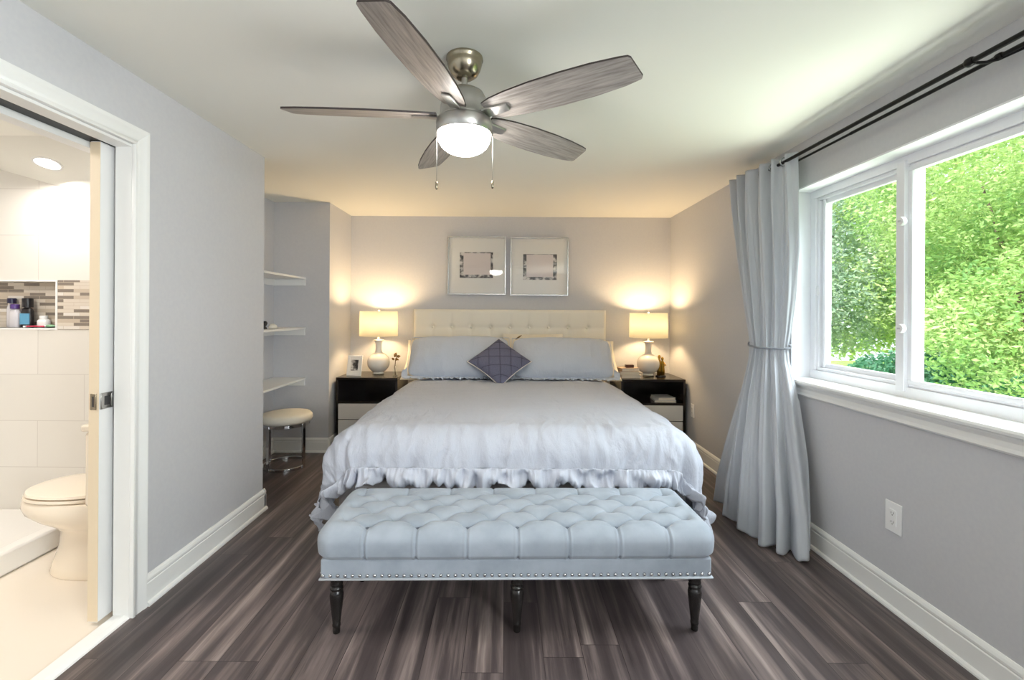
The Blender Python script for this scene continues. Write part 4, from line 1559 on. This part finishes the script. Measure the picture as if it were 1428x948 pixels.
def bottle(label, x, y, w, d, h, m, capm, cw, chh, name='bottle', band=None):
    t = thing(name, label, 'bottle', (x, y, NZ0 + 0.001), 0, gb)
    rings = []
    for s_, z in ((0.92, 0), (1, 0.006), (1, h * 0.55), (0.97, h * 0.8), (0.75, h * 0.94), (0.45, h)):
        rings.append([(w / 2 * s_ * math.copysign(abs(math.cos(a_)) ** 0.7, math.cos(a_)), d / 2 * s_ * math.copysign(abs(math.sin(a_)) ** 0.7, math.sin(a_)), z) for a_ in [2 * PI * k / 24 for k in range(24)]])
    MB().loft(rings).build('bottle_body', m, t, smooth=True, auto=50)
    MB().lathe([(cw / 2, h + 0.0005), (cw / 2, h + chh - 0.003), (cw / 2 - 0.003, h + chh)], (0, 0, 0), 20).build('cap', capm, t, smooth=True, auto=40)
    if band:
        MB().prism([(-w * 0.42, h * 0.15), (w * 0.42, h * 0.15), (w * 0.42, h * 0.7), (-w * 0.42, h * 0.7)], lambda p, z: (p, -d / 2 - 0.001, z), lambda p, z: (p, -d / 2 + 0.004, z)).build('label_panel', band, t)
    return t


bottle('tall pale bottle with navy cap at the outer end of the niche', -3.235, NY + 0.015, 0.05, 0.035, 0.155, 'clearp', 'navy', 0.045, 0.035)
bottle('pale bottle with purple cap in the shower niche', -3.185, NY - 0.012, 0.06, 0.036, 0.12, 'clearp', 'purple', 0.046, 0.03)
bottle('black bottle with black cap and blue label in the niche', -3.115, NY, 0.07, 0.04, 0.13, 'blackp', 'blackp', 0.055, 0.06, band='bluep')
bottle('slim orange bottle between the purple capped and black bottles', -3.152, NY + 0.026, 0.03, 0.03, 0.13, 'orange', 'orange', 0.02, 0.03)
bottle('short white jar with white cap in the shower niche', -3.02, NY + 0.01, 0.066, 0.05, 0.055, 'plastic', 'plastic', 0.042, 0.022, name='jar')
t = thing('razor', 'pink razor lying at the front edge of the shower niche', 'razor', (-3.03, NY - 0.035, NZ0 + 0.008), R(3), gb)
MB().tube([(-0.05, 0, 0), (0.0, 0, 0.002), (0.055, 0, 0)], [0.006, 0.005, 0.006], 8).build('handle', 'pink', t, smooth=True)
MB().box(-0.066, -0.01, -0.006, -0.052, 0.02, 0.006).build('head', 'plastic', t, bevel=0.002)
t = thing('tube', 'small green tube lying beside the pink razor in the niche', 'tube', (-2.935, NY - 0.02, NZ0 + 0.011), R(4), gb)
MB().loft([[(x, 0.010 * s1 * math.cos(2 * PI * k / 12), 0.010 * s2 * math.sin(2 * PI * k / 12)) for k in range(12)] for x, s1, s2 in ((-0.03, 1, 0.95), (0.0, 1, 0.9), (0.03, 1.1, 0.2))]).build('tube_body', 'green', t, smooth=True)
MB().lathe([(0.008, -0.045), (0.008, -0.0305)], (0, 0, 0), 12, 'X').build('cap', 'plastic', t, smooth=True, auto=40)

# ------------------------------------------------------------------ outside
struct(MB().box(1.95, -14, -2.9, 60, 40, -2.8), 'ground_outside', 'lawn')
rng = np.random.default_rng(5)


def tree(name, label, loc, blobs, nleaf, ls, leafm, trunk_r, group, cat='tree', part=None):
    t = part or thing(name, label, cat, loc, 0, group)
    top = max(b[2] for b in blobs)
    if trunk_r:
        b = MB()
        b.tube([(0, 0, 0), (0.05, 0.1, top * 0.3), (-0.05, 0.0, top * 0.6), (0.1, 0.1, top)], [trunk_r, trunk_r * 0.8, trunk_r * 0.6, trunk_r * 0.25], 10)
        for bl in blobs:
            b.tube([(0, 0.05, max(0.4, bl[2] * 0.45)), (bl[0] * 0.5, bl[1] * 0.5, bl[2] * 0.75), (bl[0], bl[1], bl[2])], [trunk_r * 0.4, trunk_r * 0.25, trunk_r * 0.08], 7)
        b.build('trunk', 'bark', t, smooth=True)
    tot = sum(bl[3] ** 2 for bl in blobs)
    vs, fs = [], []
    for bl in blobs:
        k = int(nleaf * bl[3] ** 2 / tot)
        d = rng.normal(size=(k, 3))
        d /= np.linalg.norm(d, axis=1, keepdims=True)
        rad = bl[3] * rng.uniform(0.35, 1.0, size=(k, 1)) ** 0.5
        c = np.array(bl[:3]) + d * rad * np.array([1, 1, bl[4]])
        ax = rng.normal(size=(k, 3))
        ax[:, 2] *= 0.6
        ax /= np.linalg.norm(ax, axis=1, keepdims=True)
        bx_ = np.cross(ax, rng.normal(size=(k, 3)))
        bx_ /= np.linalg.norm(bx_, axis=1, keepdims=True)
        s = ls * rng.uniform(0.6, 1.3, size=(k, 1))
        nn = np.cross(ax, bx_)
        p0, p1 = c - ax * s, c + bx_ * s * 0.45 + nn * s * 0.12
        p2, p3 = c + ax * s, c - bx_ * s * 0.45 + nn * s * 0.12
        o = len(vs)
        q = np.stack([p0, p1, p2, p3], 1).reshape(-1, 3)
        base = len(vs)
        vs += q.tolist()
        fs += [(base + 4 * i, base + 4 * i + 1, base + 4 * i + 2, base + 4 * i + 3) for i in range(k)]
    me = bpy.data.meshes.new(name if part else 'foliage')
    me.from_pydata(vs, [], fs)
    me.materials.append(M[leafm])
    o = bpy.data.objects.new(name if part else 'foliage', me)
    C.objects.link(o)
    o.parent = t
    return t


GT = 'trees outside the window'
ZG = -2.8
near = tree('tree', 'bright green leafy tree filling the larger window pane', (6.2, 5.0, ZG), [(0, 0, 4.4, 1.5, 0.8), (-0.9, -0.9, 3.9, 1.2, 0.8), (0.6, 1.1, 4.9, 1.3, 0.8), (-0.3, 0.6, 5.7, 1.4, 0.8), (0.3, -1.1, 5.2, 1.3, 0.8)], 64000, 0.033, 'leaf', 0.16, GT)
tree('tree', 'pale yellow green tree beyond the larger window pane, seen beside the sash', (8.6, 8.4, ZG), [(0, 0, 5.0, 1.9, 0.9), (-0.6, -1.4, 4.3, 1.5, 0.8), (0.8, 1.2, 4.2, 1.5, 0.8), (-0.5, 0.2, 6.5, 1.8, 0.8)], 36000, 0.05, 'leaf_light', 0.18, GT)
tree('tree', 'hazy grey green tree with visible trunk beyond the smaller window pane', (7.0, 10.2, ZG), [(0, 0, 5.2, 1.8, 0.9), (-0.8, 0.4, 4.0, 1.4, 0.8), (0.9, 0.6, 4.3, 1.4, 0.8), (0.2, -0.4, 6.6, 1.7, 0.8)], 30000, 0.055, 'leaf_haze', 0.18, GT)
tree('tree', 'tall green tree standing far behind the others outside', (13.0, 13.0, ZG), [(0, 0, 5.5, 2.8, 1), (-2.2, 1.2, 4.6, 2.2, 0.9), (2.4, -1.8, 4.8, 2.4, 0.9), (0, 0, 8.6, 2.8, 0.9), (3.0, -4.0, 6, 2.8, 1.0)], 26000, 0.11, 'leaf_light', 0.3, GT)
tree('tree', 'bushy tree rising at the outer edge of the larger window pane', (6.4, 2.6, ZG), [(0, 0, 4.6, 1.5, 0.9), (0.2, 1.0, 3.9, 1.2, 0.8), (0.4, 0.3, 5.9, 1.4, 0.9)], 34000, 0.038, 'leaf', 0.15, GT)
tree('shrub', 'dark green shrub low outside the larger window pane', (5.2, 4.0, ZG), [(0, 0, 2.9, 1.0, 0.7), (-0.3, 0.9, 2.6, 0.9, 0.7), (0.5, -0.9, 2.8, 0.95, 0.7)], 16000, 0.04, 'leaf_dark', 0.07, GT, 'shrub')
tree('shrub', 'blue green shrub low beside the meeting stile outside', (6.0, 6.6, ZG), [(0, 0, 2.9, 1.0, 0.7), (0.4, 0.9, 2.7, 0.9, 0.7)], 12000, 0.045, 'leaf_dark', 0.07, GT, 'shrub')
tree('rust_foliage', None, None, [(-0.35, -0.7, 3.85, 0.5, 0.5), (-0.6, -1.1, 3.75, 0.4, 0.5)], 1800, 0.04, 'leaf_rust', 0, None, part=near)
